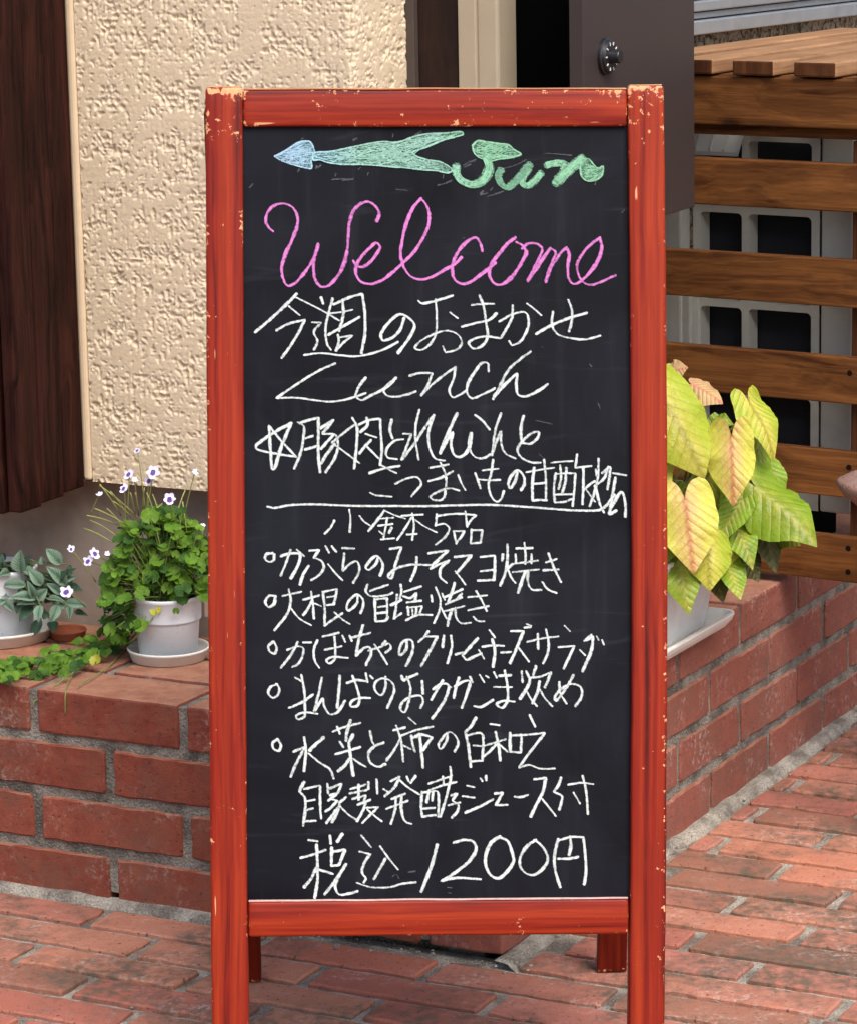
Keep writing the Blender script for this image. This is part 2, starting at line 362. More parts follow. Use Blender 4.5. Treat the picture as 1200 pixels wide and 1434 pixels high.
# ================================================================ THE SETTING: ground and paving
M_paver = mat_brick('paver_clay', [(0.48, 0.165, 0.115), (0.60, 0.26, 0.165), (0.53, 0.21, 0.15), (0.27, 0.14, 0.10), (0.58, 0.27, 0.175), (0.54, 0.21, 0.16), (0.45, 0.15, 0.11), (0.37, 0.17, 0.125)], dirt=0.9, white=0.7, dirt_scale=5.0)
M_wallbrick = mat_brick('planter_brick', [(0.19, 0.042, 0.027), (0.235, 0.055, 0.036), (0.18, 0.040, 0.028), (0.245, 0.064, 0.042)], dirt=0.4, white=0.6, dust=0.6)
M_mortar = mat_mortar('paving_mortar', (0.24, 0.205, 0.165), (0.56, 0.50, 0.41))
M_mortar_d = mat_mortar('wall_mortar', (0.13, 0.115, 0.095), (0.36, 0.325, 0.27))
M_earth = mat_mortar('ground_earth', (0.18, 0.15, 0.12), (0.26, 0.22, 0.18))

g = MB(); g.add([(-60, -60, -0.03), (60, -60, -0.03), (60, 60, -0.03), (-60, 60, -0.03)], [(0, 1, 2, 3)])
tag(g.build('ground', M_earth), kind='structure')

def rnd_brick(mb, o, a, b, n, la, lb, h, cr=0.004, bev=0.003, jit=0.0007, seg=5):
    """one brick: face centre o, along a / b, outward n, sunk by h; chipped wavy outline"""
    pts = []
    ha, hb = la/2, lb/2
    sa = max(2, int(seg*la/0.1)); sb = max(2, int(seg*lb/0.1))
    def run(p, q, k): return [(p[0]+(q[0]-p[0])*i/k, p[1]+(q[1]-p[1])*i/k) for i in range(k)]
    ring = run((-ha+cr, -hb), (ha-cr, -hb), sa) + run((ha-cr, -hb), (ha, -hb+cr), 1) + run((ha, -hb+cr), (ha, hb-cr), sb) + run((ha, hb-cr), (ha-cr, hb), 1) \
         + run((ha-cr, hb), (-ha+cr, hb), sa) + run((-ha+cr, hb), (-ha, hb-cr), 1) + run((-ha, hb-cr), (-ha, -hb+cr), sb) + run((-ha, -hb+cr), (-ha+cr, -hb), 1)
    k = len(ring); tilt = (random.gauss(0, .004), random.gauss(0, .006)); lift = random.gauss(0, 0.0007)
    outer = [(x+random.gauss(0, jit), y+random.gauss(0, jit)) for x, y in ring]
    vs = []
    for x, y in outer: vs.append(o + a*x + b*y - n*h)
    for x, y in outer: vs.append(o + a*x + b*y - n*(bev*random.uniform(.7, 1.5)) + n*(lift+tilt[0]*x+tilt[1]*y))
    for x, y in outer:
        f = (ha-bev)/ha; gq = (hb-bev)/hb; vs.append(o + a*x*f + b*y*gq + n*(lift+tilt[0]*x+tilt[1]*y))
    fs = []
    for r_ in range(2):
        for i in range(k): j = (i+1) % k; fs.append((r_*k+i, r_*k+j, (r_+1)*k+j, (r_+1)*k+i))
    fs.append(tuple(2*k+i for i in range(k)))
    mb.add(vs, fs)

# paving: clay pavers on edge in running bond, courses parallel to the long planter face
PIT, PL, PJ = 0.0785, 0.25, 0.016
bed = MB()
for t0, t1, s0, s1 in ((-4.2, 0.02, -2.2, 3.2), (0.02, 3.0, -2.2, 0.02)):
    bed.add([st(s0, t0, -0.0065), st(s1, t0, -0.0065), st(s1, t1, -0.0065), st(s0, t1, -0.0065)], [(0, 3, 2, 1)])
tag(bed.build('paving_bed', M_mortar), kind='structure')
pv = MB()
n_course = int(3.2/PIT)
for k in range(-52, n_course):
    tb = -0.012 + PIT*k                      # lower edge of the course
    t_hi = tb + PIT - PJ
    smax = 3.0 if t_hi < 0.0 else -0.030
    smin = -2.0
    if tb < 0 and t_hi > -0.02: t_hi = -0.022 if smax > 0 else t_hi
    s_off = -0.187 if k % 2 == 0 else -0.31
    if tb < -0.05: s_off += (0.0 if k % 2 else 0.0) + 0.13
    s_off += random.gauss(0, 0.006)
    j = math.floor((smin-s_off)/PL); segs = []
    while s_off + j*PL < smax:
        a0 = s_off + j*PL + PJ/2; a1 = s_off + (j+1)*PL - PJ/2; j += 1
        a1 = min(a1, smax)
        if a1-a0 > 0.02: segs.append((a0, a1))
    for a0, a1 in segs:
        # courses next to the corner also stop before the wall
        th = t_hi
        if tb <= 0.0 and t_hi > -0.022 and a1 > -0.03: th = -0.022
        if th - tb < 0.015: continue
        near = -1.0 < (a0+a1)/2 < 1.4 and -0.9 < tb < 1.6
        rnd_brick(pv, st((a0+a1)/2, (tb+th)/2), -DL, DR, ZZ, a1-a0, th-tb, 0.014, cr=0.0016, bev=0.0024, jit=0.0009 if near else 0.0, seg=6 if near else 1)
tag(pv.build('paving', M_paver), kind='structure')

# ================================================================ brick planter
HP, BL, BJ, CH = 0.075, 0.221, 0.014, 0.0608     # course pitch, brick, joint, brick height
PITB = 0.235
planter = empty('brick_planter', frame(CORNER, *AXST), 'low red brick planter wall with grey mortar, turning a corner behind the blackboard', 'planter')
ip = inv(planter)
wb = MB()
TEND = 1.75; SEND = 2.2; DEP = 0.1035
def lbrick(s0, s1, z0):     # brick showing on the left face
    rnd_brick(wb, st((s0+s1)/2, 0, z0+CH/2), -DL, ZZ, -DR, s1-s0, CH, 0.05, cr=0.003, bev=0.0025, jit=0.0008, seg=5)
def rbrick(t0, t1, z0):
    rnd_brick(wb, st(0, (t0+t1)/2, z0+CH/2), DR, ZZ, -DL, t1-t0, CH, 0.05, cr=0.003, bev=0.0025, jit=0.0008, seg=5)
def block(s0, s1, t0, t1, z0, seg=4):
    """a whole brick, all faces real (corners and top course)"""
    c = st((s0+s1)/2, (t0+t1)/2, z0+CH/2); ls, lt = s1-s0, t1-t0
    k0 = len(wb.v); m = MB(); m.box((0, 0, 0), (ls, lt, CH))
    bm = bmesh.new(); vv = [bm.verts.new(q) for q in m.v]
    for f in m.f: bm.faces.new([vv[i] for i in f])
    bmesh.ops.bevel(bm, geom=bm.edges[:], offset=0.0035, segments=2, profile=0.5, affect='EDGES')
    bmesh.ops.subdivide_edges(bm, edges=[e for e in bm.edges if e.calc_length() > 0.03], cuts=7, use_grid_fill=True)
    bm.verts.ensure_lookup_table(); bm.verts.index_update()
    sd_ = random.uniform(0, 50)
    vs = []
    for q in bm.verts:
        d = noise.noise_vector(Vector((q.co.x*60+sd_, q.co.y*60, q.co.z*60)))*0.0011
        p = q.co + d; vs.append(c + (-DL)*p.x + DR*p.y + ZZ*p.z)
    wb.add(vs, [[q.index for q in f.verts] for f in bm.faces]); bm.free()
for row in range(4):
    z0 = row*HP; CH = 0.0608
    typeA = row % 2 == 0          # A: right-hand stretcher shows its end on the left face
    top = row == 3
    t = 0.0 if typeA else DEP + BJ
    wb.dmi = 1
    while t < TEND:
        if t == 0.0 or (top and t < 1.3): block(0.0, DEP, t, t+BL, z0 + (0.007 if row == 0 else 0))
        else: rbrick(t, t+BL, z0)
        t += PITB
    s = (DEP + BJ) if typeA else 0.0
    wb.dmi = 0
    while s < SEND:
        if s == 0.0 or (top and s < 1.2): block(s, s+BL, 0.0, DEP, z0)
        else: lbrick(s, s+BL, z0 + (0.007 if row == 0 and s < 0.2 else 0))
        s += PITB
# top: further rows of brick laid flat behind the edge course, up to the house
zt = 3*HP
for r_ in range(1, 3):
    t0 = r_*(DEP+BJ)
    s = DEP + BJ + (0.07 if r_ == 1 else 0.17)
    if s > DEP+BJ+0.02: block(DEP+BJ, s-BJ, t0, t0+DEP, zt)
    while s < 1.6: block(s, s+BL, t0, t0+DEP, zt); s += PITB
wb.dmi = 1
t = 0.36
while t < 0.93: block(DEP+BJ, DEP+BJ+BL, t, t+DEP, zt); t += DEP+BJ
wb.v = [tuple(ip(q)) for q in wb.v]
M_wallbrick2 = mat_brick('planter_brick_pale', [(0.24, 0.085, 0.066), (0.28, 0.10, 0.078), (0.22, 0.075, 0.058), (0.27, 0.105, 0.085)], dirt=0.35, white=0.75, dust=0.5)  # paler, pinker brick used along the right-hand wall
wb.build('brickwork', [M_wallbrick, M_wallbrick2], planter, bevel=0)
mo = MB()      # mortar body, faces set back from the brick faces
REC = 0.0042
def slab(s0, s1, t0, t1, z0, z1):
    mo.add([ip(st(s, t_, z)) for z in (z0, z1) for t_ in (t0, t1) for s in (s0, s1)], [(0, 1, 3, 2), (4, 6, 7, 5), (0, 4, 5, 1), (2, 3, 7, 6), (0, 2, 6, 4), (1, 5, 7, 3)])
slab(REC, 2.3, REC, 0.349, 0.012, 3*HP+CH-REC)
slab(0.05, 2.3, 0.05, 0.348, -0.02, 0.0119)
slab(REC, 0.345, 0.3492, 0.94, -0.02, 3*HP+CH-REC-0.0005)
slab(0.0951, 0.60, 0.9403, 1.9, -0.02, 0.20)
slab(REC, 0.095, 0.9402, 1.9, -0.02, 3*HP+CH-REC-0.001)
mo.build('mortar', M_mortar_d, planter)
# grey cement fillet where the planter meets the paving: irregular bead
fil = MB()
def fillet(p0, d, outw, length, w, h):
    n = int(length/0.012); vs = []
    for i in range(n+1):
        q = p0 + d*(length*i/n); ww = w*(1+0.35*noise.noise(Vector((i*0.31, w*50, 0)))) ; hh = h*(1+0.6*noise.noise(Vector((i*0.23, 9, h*30))))
        vs += [ip(q + ZZ*(hh)), ip(q + outw*ww*0.5 + ZZ*(hh*0.55)), ip(q + outw*ww + ZZ*-0.012)]
    fs = []
    for i in range(n):
        for j in range(2): a = i*3+j; fs.append((a, a+1, a+4, a+3))
    fil.add(vs, fs)
fillet(st(0.36, 0.004), DL, -DR, 1.9, 0.024, 0.006)
fillet(st(0.004, -0.015), DR, -DL, 1.9, 0.030, 0.006)
fil.build('cement_fillet', M_mortar, planter)

# loose grit along the foot of the planter
gr_ = MB(); rg = random.Random(5)
def pebble(c, r):
    m = bmesh.new(); bmesh.ops.create_icosphere(m, subdivisions=1, radius=r)
    vs = [c + np.array([q.co.x*rg.uniform(.7, 1.3), q.co.y*rg.uniform(.7, 1.3), q.co.z*rg.uniform(.5, .9)]) for q in m.verts]
    gr_.add(vs, [[q.index for q in f.verts] for f in m.faces]); m.free()
for k in range(170):
    if rg.random() < 0.5: q = st(rg.uniform(-0.05, 0.45), -abs(rg.gauss(0.012, 0.016)), 0.0)
    elif rg.random() < 0.5: q = st(-abs(rg.gauss(0.02, 0.016)), rg.uniform(-0.05, 1.3), 0.0)
    else: q = st(rg.uniform(-0.7, 1.1), rg.uniform(-0.6, -0.02), -0.003)
    pebble(q + ZZ*0.001, rg.choice((0.001, 0.0014, 0.002, 0.0028)) if k % 40 else 0.0055)
tag(gr_.build('grit', M_mortar), kind='stuff')

# ================================================================ house
M_stucco = mat_stucco('stucco_cream', (0.67, 0.54, 0.38), (0.72, 0.595, 0.43))
M_found = mat_plain('foundation_cement', (0.36, 0.285, 0.235), 0.9, 0.1, nscale=25, namt=0.3, bump=0.3, bscale=200)
M_oldwood = mat_wood('weathered_dark_timber', (0.008, 0.0025, 0.002), (0.060, 0.018, 0.012), axis=2, scale=1.0, rough=0.6, coat=0.0, spec=0.08, bump=0.8, worn=0.25, wornc=(0.08, 0.032, 0.022), contrast=(0.35, 0.72))
M_darkframe = mat_wood('dark_brown_pillar_wood', (0.012, 0.006, 0.005), (0.035, 0.017, 0.013), axis=2, rough=0.5, knots=False, bump=0.2)
M_cream = mat_plain('cream_painted_trim', (0.36, 0.30, 0.215), 0.55, 0.4, nscale=20, namt=0.08)
M_black = mat_plain('dark_doorway', (0.002, 0.002, 0.002), 0.9, 0.03, namt=0.05)
M_pebble = mat_pebble('pebbledash')
M_alu = mat_plain('grey_aluminium', (0.36, 0.38, 0.40), 0.38, 0.5, metal=0.55, nscale=30, namt=0.15, grime=0.25)
house = empty('house', frame(st(0.35, 0.3, 0), *AXST), 'cream stuccoed house wall with dark timber and doorway behind the planter', 'house')
ih = inv(house)
# stucco skin: real relief, trowelled flat islands between crumbly ridges
def stucco_h(x, y, z):
    p = Vector((x, y, z))
    q = Vector((x*1.0+z*0.35, y, z))
    low = noise.noise(q*27 + Vector((7, 3, 1))) + 0.55*noise.noise(q*58)
    rg = 1-2.1*abs(noise.noise(p*112 + Vector((3, 1, 9)))) ; rg2 = 1-2.0*abs(noise.noise(p*205))
    h = 0.0028*low + 0.0026*rg + 0.0016*rg2 + 0.0014*noise.noise(p*150 + Vector((1, 5, 2)))
    cap = 0.0020; k = 0.0
    if h > cap: k = min(1.0, (h-cap)/0.0007); h = cap + 0.10*(h-cap)
    return h*1.25, k
SZ0, SZ1 = 0.508, 1.30
def stucco_patch(mb, fn, na, nb, lumps):
    vs = []; base = 0
    for j in range(nb+1):
        for i in range(na+1):
            q, n, x = fn(i/na, j/nb); h, k = stucco_h(*x); q = q + n*h; vs.append(ih(q)); lumps.append(k)
    mb.add(vs, [(j*(na+1)+i, j*(na+1)+i+1, (j+1)*(na+1)+i+1, (j+1)*(na+1)+i) for j in range(nb) for i in range(na)])
sm = MB(); lumps = []
S_COR, S_LFT, T_ST, T_REC = 0.352, 0.782, 0.30, 0.462
stucco_patch(sm, lambda u, v: (st(S_LFT+(S_COR-S_LFT)*u, T_ST, SZ0+(SZ1-SZ0)*v), -DR, (S_LFT-(S_LFT-S_COR)*u, 0, SZ0+(SZ1-SZ0)*v)), 340, 620, lumps)
stucco_patch(sm, lambda u, v: (st(S_COR, T_ST+(T_REC-T_ST)*u, SZ0+(SZ1-SZ0)*v), -DL, (S_COR, (T_REC-T_ST)*u+0.5, SZ0+(SZ1-SZ0)*v)), 120, 620, lumps)
nA, nB, nR = 341, 121, 621; oB = nA*nR
sm.f += [(j*nA+nA-1, oB+j*nB, oB+(j+1)*nB, (j+1)*nA+nA-1) for j in range(nR-1)]; sm.mi += [0]*(nR-1); sm.uv += [[(0.5, 0.5)]*4]*(nR-1)
# underside, and the smooth edge bead beside the timber
k0 = len(sm.v)
sm.add([ih(st(S_LFT+0.5, T_ST, SZ0)), ih(st(S_COR, T_ST, SZ0)), ih(st(S_COR, 0.45, SZ0)), ih(st(S_LFT+0.5, 0.45, SZ0))], [(0, 1, 2, 3)]); lumps += [1]*4
so_ = sm.build('stucco_wall', M_stucco, house, smooth=True)
at = so_.data.attributes.new('lump', 'FLOAT', 'POINT'); at.data.foreach_set('value', lumps)
M_bead = mat_plain('smooth_render', (0.62, 0.48, 0.32), 0.9, 0.2, nscale=40, namt=0.1, bump=0.3)
wbox('edge_bead', st(0.789, 0.3, (SZ0+2.6)/2+0.002), AXST, (0.012, 0.014, 2.6-SZ0), M_bead, house, 0.004)
wbox('upper_wall', st((2.3+S_COR)/2, 0.38, (SZ1+2.6)/2), AXST, (2.3-S_COR, 0.16, 2.6-SZ1), M_bead, house)
wbox('wall_core', st((2.3+S_COR+0.006)/2, 0.385, (SZ0+SZ1)/2+0.002), AXST, (2.3-S_COR-0.006, 0.155, SZ1-SZ0-0.006), M_bead, house)
wbox('foundation', st((2.3+0.36)/2, 0.42, 0.27), AXST, (2.3-0.36, 0.15, 0.50), M_found, house)
# dark timber box beside the stucco: upright planks
tb_ = []
TZ0, TZ1 = 0.492, 2.5
tx = 0.155
root_t = MB()
for i, (a0, a1) in enumerate(((0.135, 0.187), (0.189, 0.244), (0.246, 0.296))):
    wbox('timber_plank', st(0.806, (a0+a1)/2, (TZ0+TZ1)/2+0.004*i), AXST, (0.022, a1-a0, TZ1-TZ0), M_oldwood, house, 0.003)
for i in range(4):
    c = 0.825 + 0.075*i + 0.036
    wbox('timber_plank', st(c, 0.146, (TZ0+TZ1)/2-0.004), AXST, (0.072, 0.022, TZ1-TZ0), M_oldwood, house, 0.003)
wbox('timber_core', st(0.98, 0.23, (TZ0+TZ1)/2+0.01), AXST, (0.32, 0.135, TZ1-TZ0), M_oldwood, house)
# recess: dark pillar, cream frame in two steps, black doorway
def sx(x, t, y=60): return to_st(on_t(x, y, t))[0]
tR = T_REC
def upright(name, x0, x1, t, dep, mat, z0=0.29, bev=0.002):
    a, b = sx(x0, t), sx(x1, t)
    return wbox(name, st((a+b)/2, t+dep/2, (z0+2.5)/2), AXST, (abs(a-b), dep, 2.5-z0), mat, house, bev)
upright('pillar_edge', 566, 580, tR-0.004, 0.06, mat_plain('brown_edge', (0.06, 0.045, 0.036), 0.6), bev=0.001)
upright('pillar', 579, 641, tR+0.008, 0.06, M_darkframe)
upright('door_frame', 641, 665.5, tR+0.002, 0.06, M_cream, bev=0.0015)
upright('door_frame', 666.5, 697, tR+0.007, 0.06, M_cream, bev=0.004)
upright('doorway', 690, 850, 0.60, 0.04, M_black, bev=0)  # black slab stands in for the unlit inside of the doorway
s_dw = 0.36
# pebble-dashed side wall and its window sill, behind the air-conditioner cover
wbox('side_wall', cv(-0.44-0.06, 1.0, 1.25), AXC, (0.12, 2.0, 2.5), M_pebble, house)
w0 = on_plane(972, 46, cv(-0.44, 0), E1); w1 = on_plane(1200, 15, cv(-0.44, 0), E1)
zs = (w0[2]+w1[2])/2
for i, (dz, hgt, outp) in enumerate(((0.0, 0.022, 0.050), (0.024, 0.010, 0.038), (0.036, 0.016, 0.046), (0.054, 0.010, 0.034), (0.066, 0.05, 0.042))):
    wbox('window_sill' if i == 0 else 'shutter_rail', cv(-0.44+outp/2, 0.95, zs+dz+hgt/2), AXC, (outp, 1.9, hgt), M_alu, house, 0.002)

# ================================================================ mailbox (brown steel, dial lock)
M_brown = mat_plain('brown_powdercoat', (0.040, 0.029, 0.027), 0.42, 0.3, nscale=12, namt=0.06, bump=0.05, bscale=900)
M_bk = mat_plain('black_plastic', (0.012, 0.012, 0.014), 0.35, 0.5, namt=0.05)
M_wh = mat_plain('white_mark', (0.7, 0.7, 0.7), 0.6, 0.2, namt=0.05)
SM = 0.081
mb_root = empty('mailbox', frame(st(SM, 0.45, 0.86), *AXST), 'brown steel mailbox with black dial lock, above the right of the blackboard', 'mailbox')
zb = float(on_s(972, 290, SM)[2]); tb0, tb1 = 0.451, to_st(on_s(972, 150, SM))[1]
zt_ = zb + 0.46
wbox('door', st(SM+0.0105, (tb0+tb1)/2, (zb+zt_)/2), AXST, (0.021, tb1-tb0, zt_-zb), M_brown, mb_root, 0.0015)
wbox('body', st((SM+0.0212+s_dw)/2, 0.765, (zb+zt_)/2), AXST, (abs(s_dw-SM-0.0212)-0.001, 0.13, zt_-zb-0.008), M_brown, mb_root, 0.001)
zc = float(on_s(972, 96, SM)[2])
pd = on_s(846, 79, SM); td = to_st(pd)[1]; zd = float(pd[2])
def dial(mb, r_, d0, d1, n=40, taper=1.0, mi=0):
    vs = []
    for d, rr in ((d0, r_), (d1-0.0015, r_*taper), (d1, r_*taper*0.93)):
        for i in range(n):
            q = 2*math.pi*i/n; vs.append(im(st(SM-d, td+rr*math.cos(q), zd+rr*math.sin(q))))
    fs = [(k*n+i, k*n+(i+1) % n, (k+1)*n+(i+1) % n, (k+1)*n+i) for k in range(2) for i in range(n)] + [tuple(2*n+i for i in range(n))]
    mb.add(vs, fs, None, mi)
im = inv(mb_root)
dl = MB(); dial(dl, 0.0245, 0.0, 0.006); dial(dl, 0.0225, 0.006, 0.0105, taper=0.96)
dial_o = dl.build('dial', M_bk, mb_root)
kb = MB(); dial(kb, 0.0095, 0.0105, 0.024, taper=0.95); kb.v = kb.v; kb.build('knob', M_bk, dial_o)
tk = MB()
for i in range(10):
    q = 2*math.pi*i/10
    for rr0 in (0.0155,):
        c = st(SM-0.0108, td+(rr0+0.002)*math.cos(q), zd+(rr0+0.002)*math.sin(q)); ra = DR*math.cos(q)+ZZ*math.sin(q); ta = -DR*math.sin(q)+ZZ*math.cos(q)
        m0 = MB(); m0.box(c, (0.0045, 0.0016 if i else 0.0030, 0.0008), (ra, ta, -DL)); tk.add([im(v) for v in m0.v], m0.f)
tk.build('dial_marks', M_wh, dial_o)

# ================================================================ slatted timber cover round the air conditioner
M_slat = mat_wood('stained_slat', (0.055, 0.016, 0.004), (0.27, 0.105, 0.028), axis=0, scale=0.8, rough=0.6, bump=0.5, contrast=(0.32, 0.68))
M_deck = mat_wood('deck_slat', (0.24, 0.115, 0.05), (0.46, 0.26, 0.135), axis=1, scale=1.0, rough=0.6, bump=0.3, knots=False)
M_post = mat_wood('stained_post', (0.05, 0.016, 0.006), (0.15, 0.056, 0.020), axis=2, scale=1.0, rough=0.6, knots=False)
M_slot = mat_plain('dark_hole', (0.01, 0.006, 0.004), 0.9, 0.1)
cover = empty('air_conditioner_cover', frame(COVER0, *AXC), 'brown slatted timber cover with a slatted top, standing round the grey air conditioner', 'slatted cover')
ic = inv(cover)
LX0, LX1 = -0.425, 0.55
for z0, z1 in ((0.972, 1.043), (0.852, 0.922), (0.712, 0.782), (0.569, 0.638), (0.428, 0.497), (0.300, 0.368)):
    o = wbox('slat', cv((LX0+LX1)/2, 0.010, (z0+z1)/2), AXC, (LX1-LX0, 0.020, z1-z0), M_slat, cover, 0.002)
    for ex in ((0.008,) if z0 in (0.569, 0.428, 0.300) else ()):
        for dz in ((0.018, -0.018) if z0 < 0.35 else (0.012,)):
            sc_ = MB(); vs = [(ex-(LX0+LX1)/2+0.0045*math.cos(2*math.pi*i/10), -0.0103, dz+0.0045*math.sin(2*math.pi*i/10)) for i in range(10)]
            sc_.add(vs, [tuple(range(10))]); sc_.build('screw_hole', M_slot, o)
k = -4
for k in range(-3, 6):
    e = -0.151 + 0.1015*k
    if e < -0.41 or e > 0.5: continue
    o = wbox('top_slat', cv(e, 0.37, 1.0572), AXC, (0.068, 0.752, 0.0215), M_deck, cover, 0.0025)
    o.data.materials.append(M_post)
    for f in o.data.polygons:
        if f.normal.y < -0.75: f.material_index = 1
for yy in (0.041, 0.36, 0.72):
    wbox('rail', cv((LX0+LX1)/2, yy, 1.000), AXC, (LX1-LX0-0.01, 0.040, 0.090), M_slat, cover, 0.002)
for e1_ in (0.028, -0.402, 0.52):
    for yy in (0.0505, 0.70):
        zl = 0.0 if e1_ > 0.3 else (0.301 if e1_ > 0 else (0.2015 if yy < 0.2 else 0.0))
        wbox('post', cv(e1_, yy, (0.954+zl)/2), AXC, (0.058, 0.058, 0.954-zl), M_post, cover, 0.003)

# ================================================================ air conditioner
M_ac = mat_plain('grey_white_casing', (0.60, 0.61, 0.56), 0.5, 0.4, nscale=15, namt=0.12, grime=0.25)
M_grill = mat_plain('dark_grille_depth', (0.016, 0.019, 0.027), 0.6, 0.3, nscale=200, namt=0.2)
ac = empty('air_conditioner', frame(cv(-0.2, 0.12, 0.37), *AXC), 'grey air conditioner unit with dark grille openings inside the slatted cover', 'air conditioner')
ia = inv(ac)
OFF = 0.12
AX0, AX1, AZ0, AZ1 = -0.322, -0.048, 0.375, 0.955
pl = MB()
def cell_plate(x0, x1, z0, z1, hx0, hx1, hz0, hz1, rad=0.008):
    n = 6; inner = []; outer = []
    cs = ((hx1-rad, hz1-rad, 0), (hx0+rad, hz1-rad, 90), (hx0+rad, hz0+rad, 180), (hx1-rad, hz0+rad, 270)); oc = ((x1, z1), (x0, z1), (x0, z0), (x1, z0))
    for (cx, cz, a), o in zip(cs, oc):
        for i in range(n+1):
            q = R(a+90*i/n); inner.append((cx+rad*math.cos(q), cz+rad*math.sin(q))); outer.append(o)
    N = len(inner); vs = []
    for (x, z), d in [(p, 0.0) for p in outer] + [(p, 0.0) for p in inner] + [(p, 0.03) for p in inner]: vs.append(ia(cv(x, OFF+d, z)))
    fs = [(i, (i+1) % N, N+(i+1) % N, N+i) for i in range(N)] + [(N+i, N+(i+1) % N, 2*N+(i+1) % N, 2*N+i) for i in range(N)]
    pl.add(vs, fs)
rows = ((0.838, 0.937), (0.690, 0.826), (0.557, 0.680), (0.420, 0.547)); cols_ = ((-0.310, -0.237), (-0.226, -0.118))
zed = [AZ1, 0.832, 0.685, 0.552, AZ0]; xed = [AX0, -0.2315, -0.104]
for i, (h0, h1) in enumerate(rows):
    for j, (x0, x1) in enumerate(cols_):
        cell_plate(xed[j], xed[j+1], zed[i+1], zed[i], x0, x1, h0, h1)
pl.build('grille', M_ac, ac)
wbox('side_panel', cv((-0.102+AX1)/2, OFF+0.13, (AZ0+AZ1)/2), AXC, (AX1+0.102, 0.26, AZ1-AZ0), M_ac, ac, 0.003)
wbox('fan_housing', cv((AX0-0.104)/2, OFF+0.15, (AZ0+AZ1)/2), AXC, (-0.104-AX0-0.003, 0.23, AZ1-AZ0-0.004), M_grill, ac)
for ex in (-0.30, -0.215): wbox('foot', cv(ex, OFF+0.13, 0.2885), AXC, (0.03, 0.24, 0.172), M_black, ac)
hd = MB()      # sloping air deflector on the top left opening
h0, h1 = -0.33, -0.232
def hv(x, d, z): return ia(cv(x, OFF+d, z))
hd.add([hv(h0, -0.004, 0.949), hv(h1, -0.004, 0.949), hv(h1, -0.022, 0.921), hv(h0, -0.022, 0.921), hv(h0, -0.004, 0.943), hv(h1, -0.004, 0.943), hv(h1, -0.022, 0.915), hv(h0, -0.022, 0.915)],
       [(0, 1, 2, 3), (4, 7, 6, 5), (3, 2, 6, 7), (0, 4, 5, 1), (1, 5, 6, 2), (0, 3, 7, 4)])
for i in range(5):
    x = h0 + (h1-h0)*i/4
    hd.add([hv(x+a, d, z) for a in (-0.0018, 0.0018) for d, z in ((-0.005, 0.9505), (-0.0225, 0.9225), (-0.0225, 0.9255), (-0.005, 0.9535))], [(0, 1, 2, 3), (4, 7, 6, 5), (0, 4, 5, 1), (1, 5, 6, 2), (2, 6, 7, 3), (3, 7, 4, 0)])
hd.build('air_deflector', mat_plain('white_plastic', (0.62, 0.62, 0.60), 0.5, 0.4, namt=0.08), ac)
pipe = MB(); pipe.box((0, 0, 0), (0.034, 0.03, 0.9))
o = pipe.build('pipe_cover', M_ac, ac, local_of(ac, frame(cv(-0.345, OFF-0.012, 0.42), *AXC)), bevel=0.004)
wbox('pipe_cover', cv(-0.352, OFF-0.006, 0.36), AXC, (0.078, 0.036, 0.72), M_ac, ac, 0.004)
# ================================================================ A-frame blackboard sign
LEAN, YAW, BROLL, SX0, SY0 = 0.14971, 0.02503, 0.01903, -0.00124, 3.48
_R = np.array([math.cos(YAW), math.sin(YAW), 0]); _U = np.array([-math.sin(YAW)*math.sin(LEAN), math.cos(YAW)*math.sin(LEAN), math.cos(LEAN)])
BR = _R*math.cos(BROLL) - _U*math.sin(BROLL); BU = _R*math.sin(BROLL) + _U*math.cos(BROLL); BN = np.cross(BR, BU)
BO = np.array([SX0, SY0, 0.0])
sign = empty('blackboard_sign', frame(BO, BR, -BN, BU), 'red wooden A-frame blackboard with a handwritten chalk lunch menu, standing on the brick paving', 'sign')
def bl(x, y, rec=0.0):       # picture point -> board coordinates (x right, z up) on the plane rec behind the frame front
    q = on_plane(x, y, BO - BN*rec, BN) - BO
    return float(q@BR), float(q@BU)
TH = 0.030
def lm(x, y, z): return Matrix.Translation((x, y, z))
def member(name, x0, x1, z0, z1, y0, y1, mat, parent=sign, bevel=0.003, bow=0.0, seg=1):
    m = MB(); m.box((0, 0, 0), (x1-x0, y1-y0, z1-z0))
    o = m.build(name, mat, parent, lm((x0+x1)/2, (y0+y1)/2, (z0+z1)/2), bevel=0)
    bm = bmesh.new(); bm.from_mesh(o.data)
    bmesh.ops.bevel(bm, geom=bm.edges[:], offset=bevel, segments=3, profile=0.5, affect='EDGES')
    ax = 2 if (z1-z0) > (x1-x0) else 0
    ln = max(z1-z0, x1-x0)
    for i in range(1, 48):
        c = -ln/2 + ln*i/48; no = [0, 0, 0]; no[ax] = 1; co = [0, 0, 0]; co[ax] = c
        bmesh.ops.bisect_plane(bm, geom=bm.verts[:]+bm.edges[:]+bm.faces[:], plane_co=co, plane_no=no)
    sd_ = random.uniform(0, 99)
    for v in bm.verts:
        t = v.co[ax]/(ln/2)
        if bow: v.co.x += bow*(1-t*t)
        e = 0.0006
        v.co.x += e*noise.noise(Vector((sd_, v.co[ax]*18, v.co.y*30))) if ax == 2 else 0
        v.co.z += e*noise.noise(Vector((sd_+5, v.co[ax]*18, v.co.y*30))) if ax == 0 else 0
    bm.to_mesh(o.data); bm.free(); o.data.polygons.foreach_set('use_smooth', [True]*len(o.data.polygons)); o.data.set_sharp_from_angle(angle=R(35))
    return o
HS = 1.14
SW = 0.0425
Lz0 = -0.011
stile_m = mat_red('red_stile', 2, SW/2, TH/2, HS/2, pale_ends=0.15, chips=-0.018)
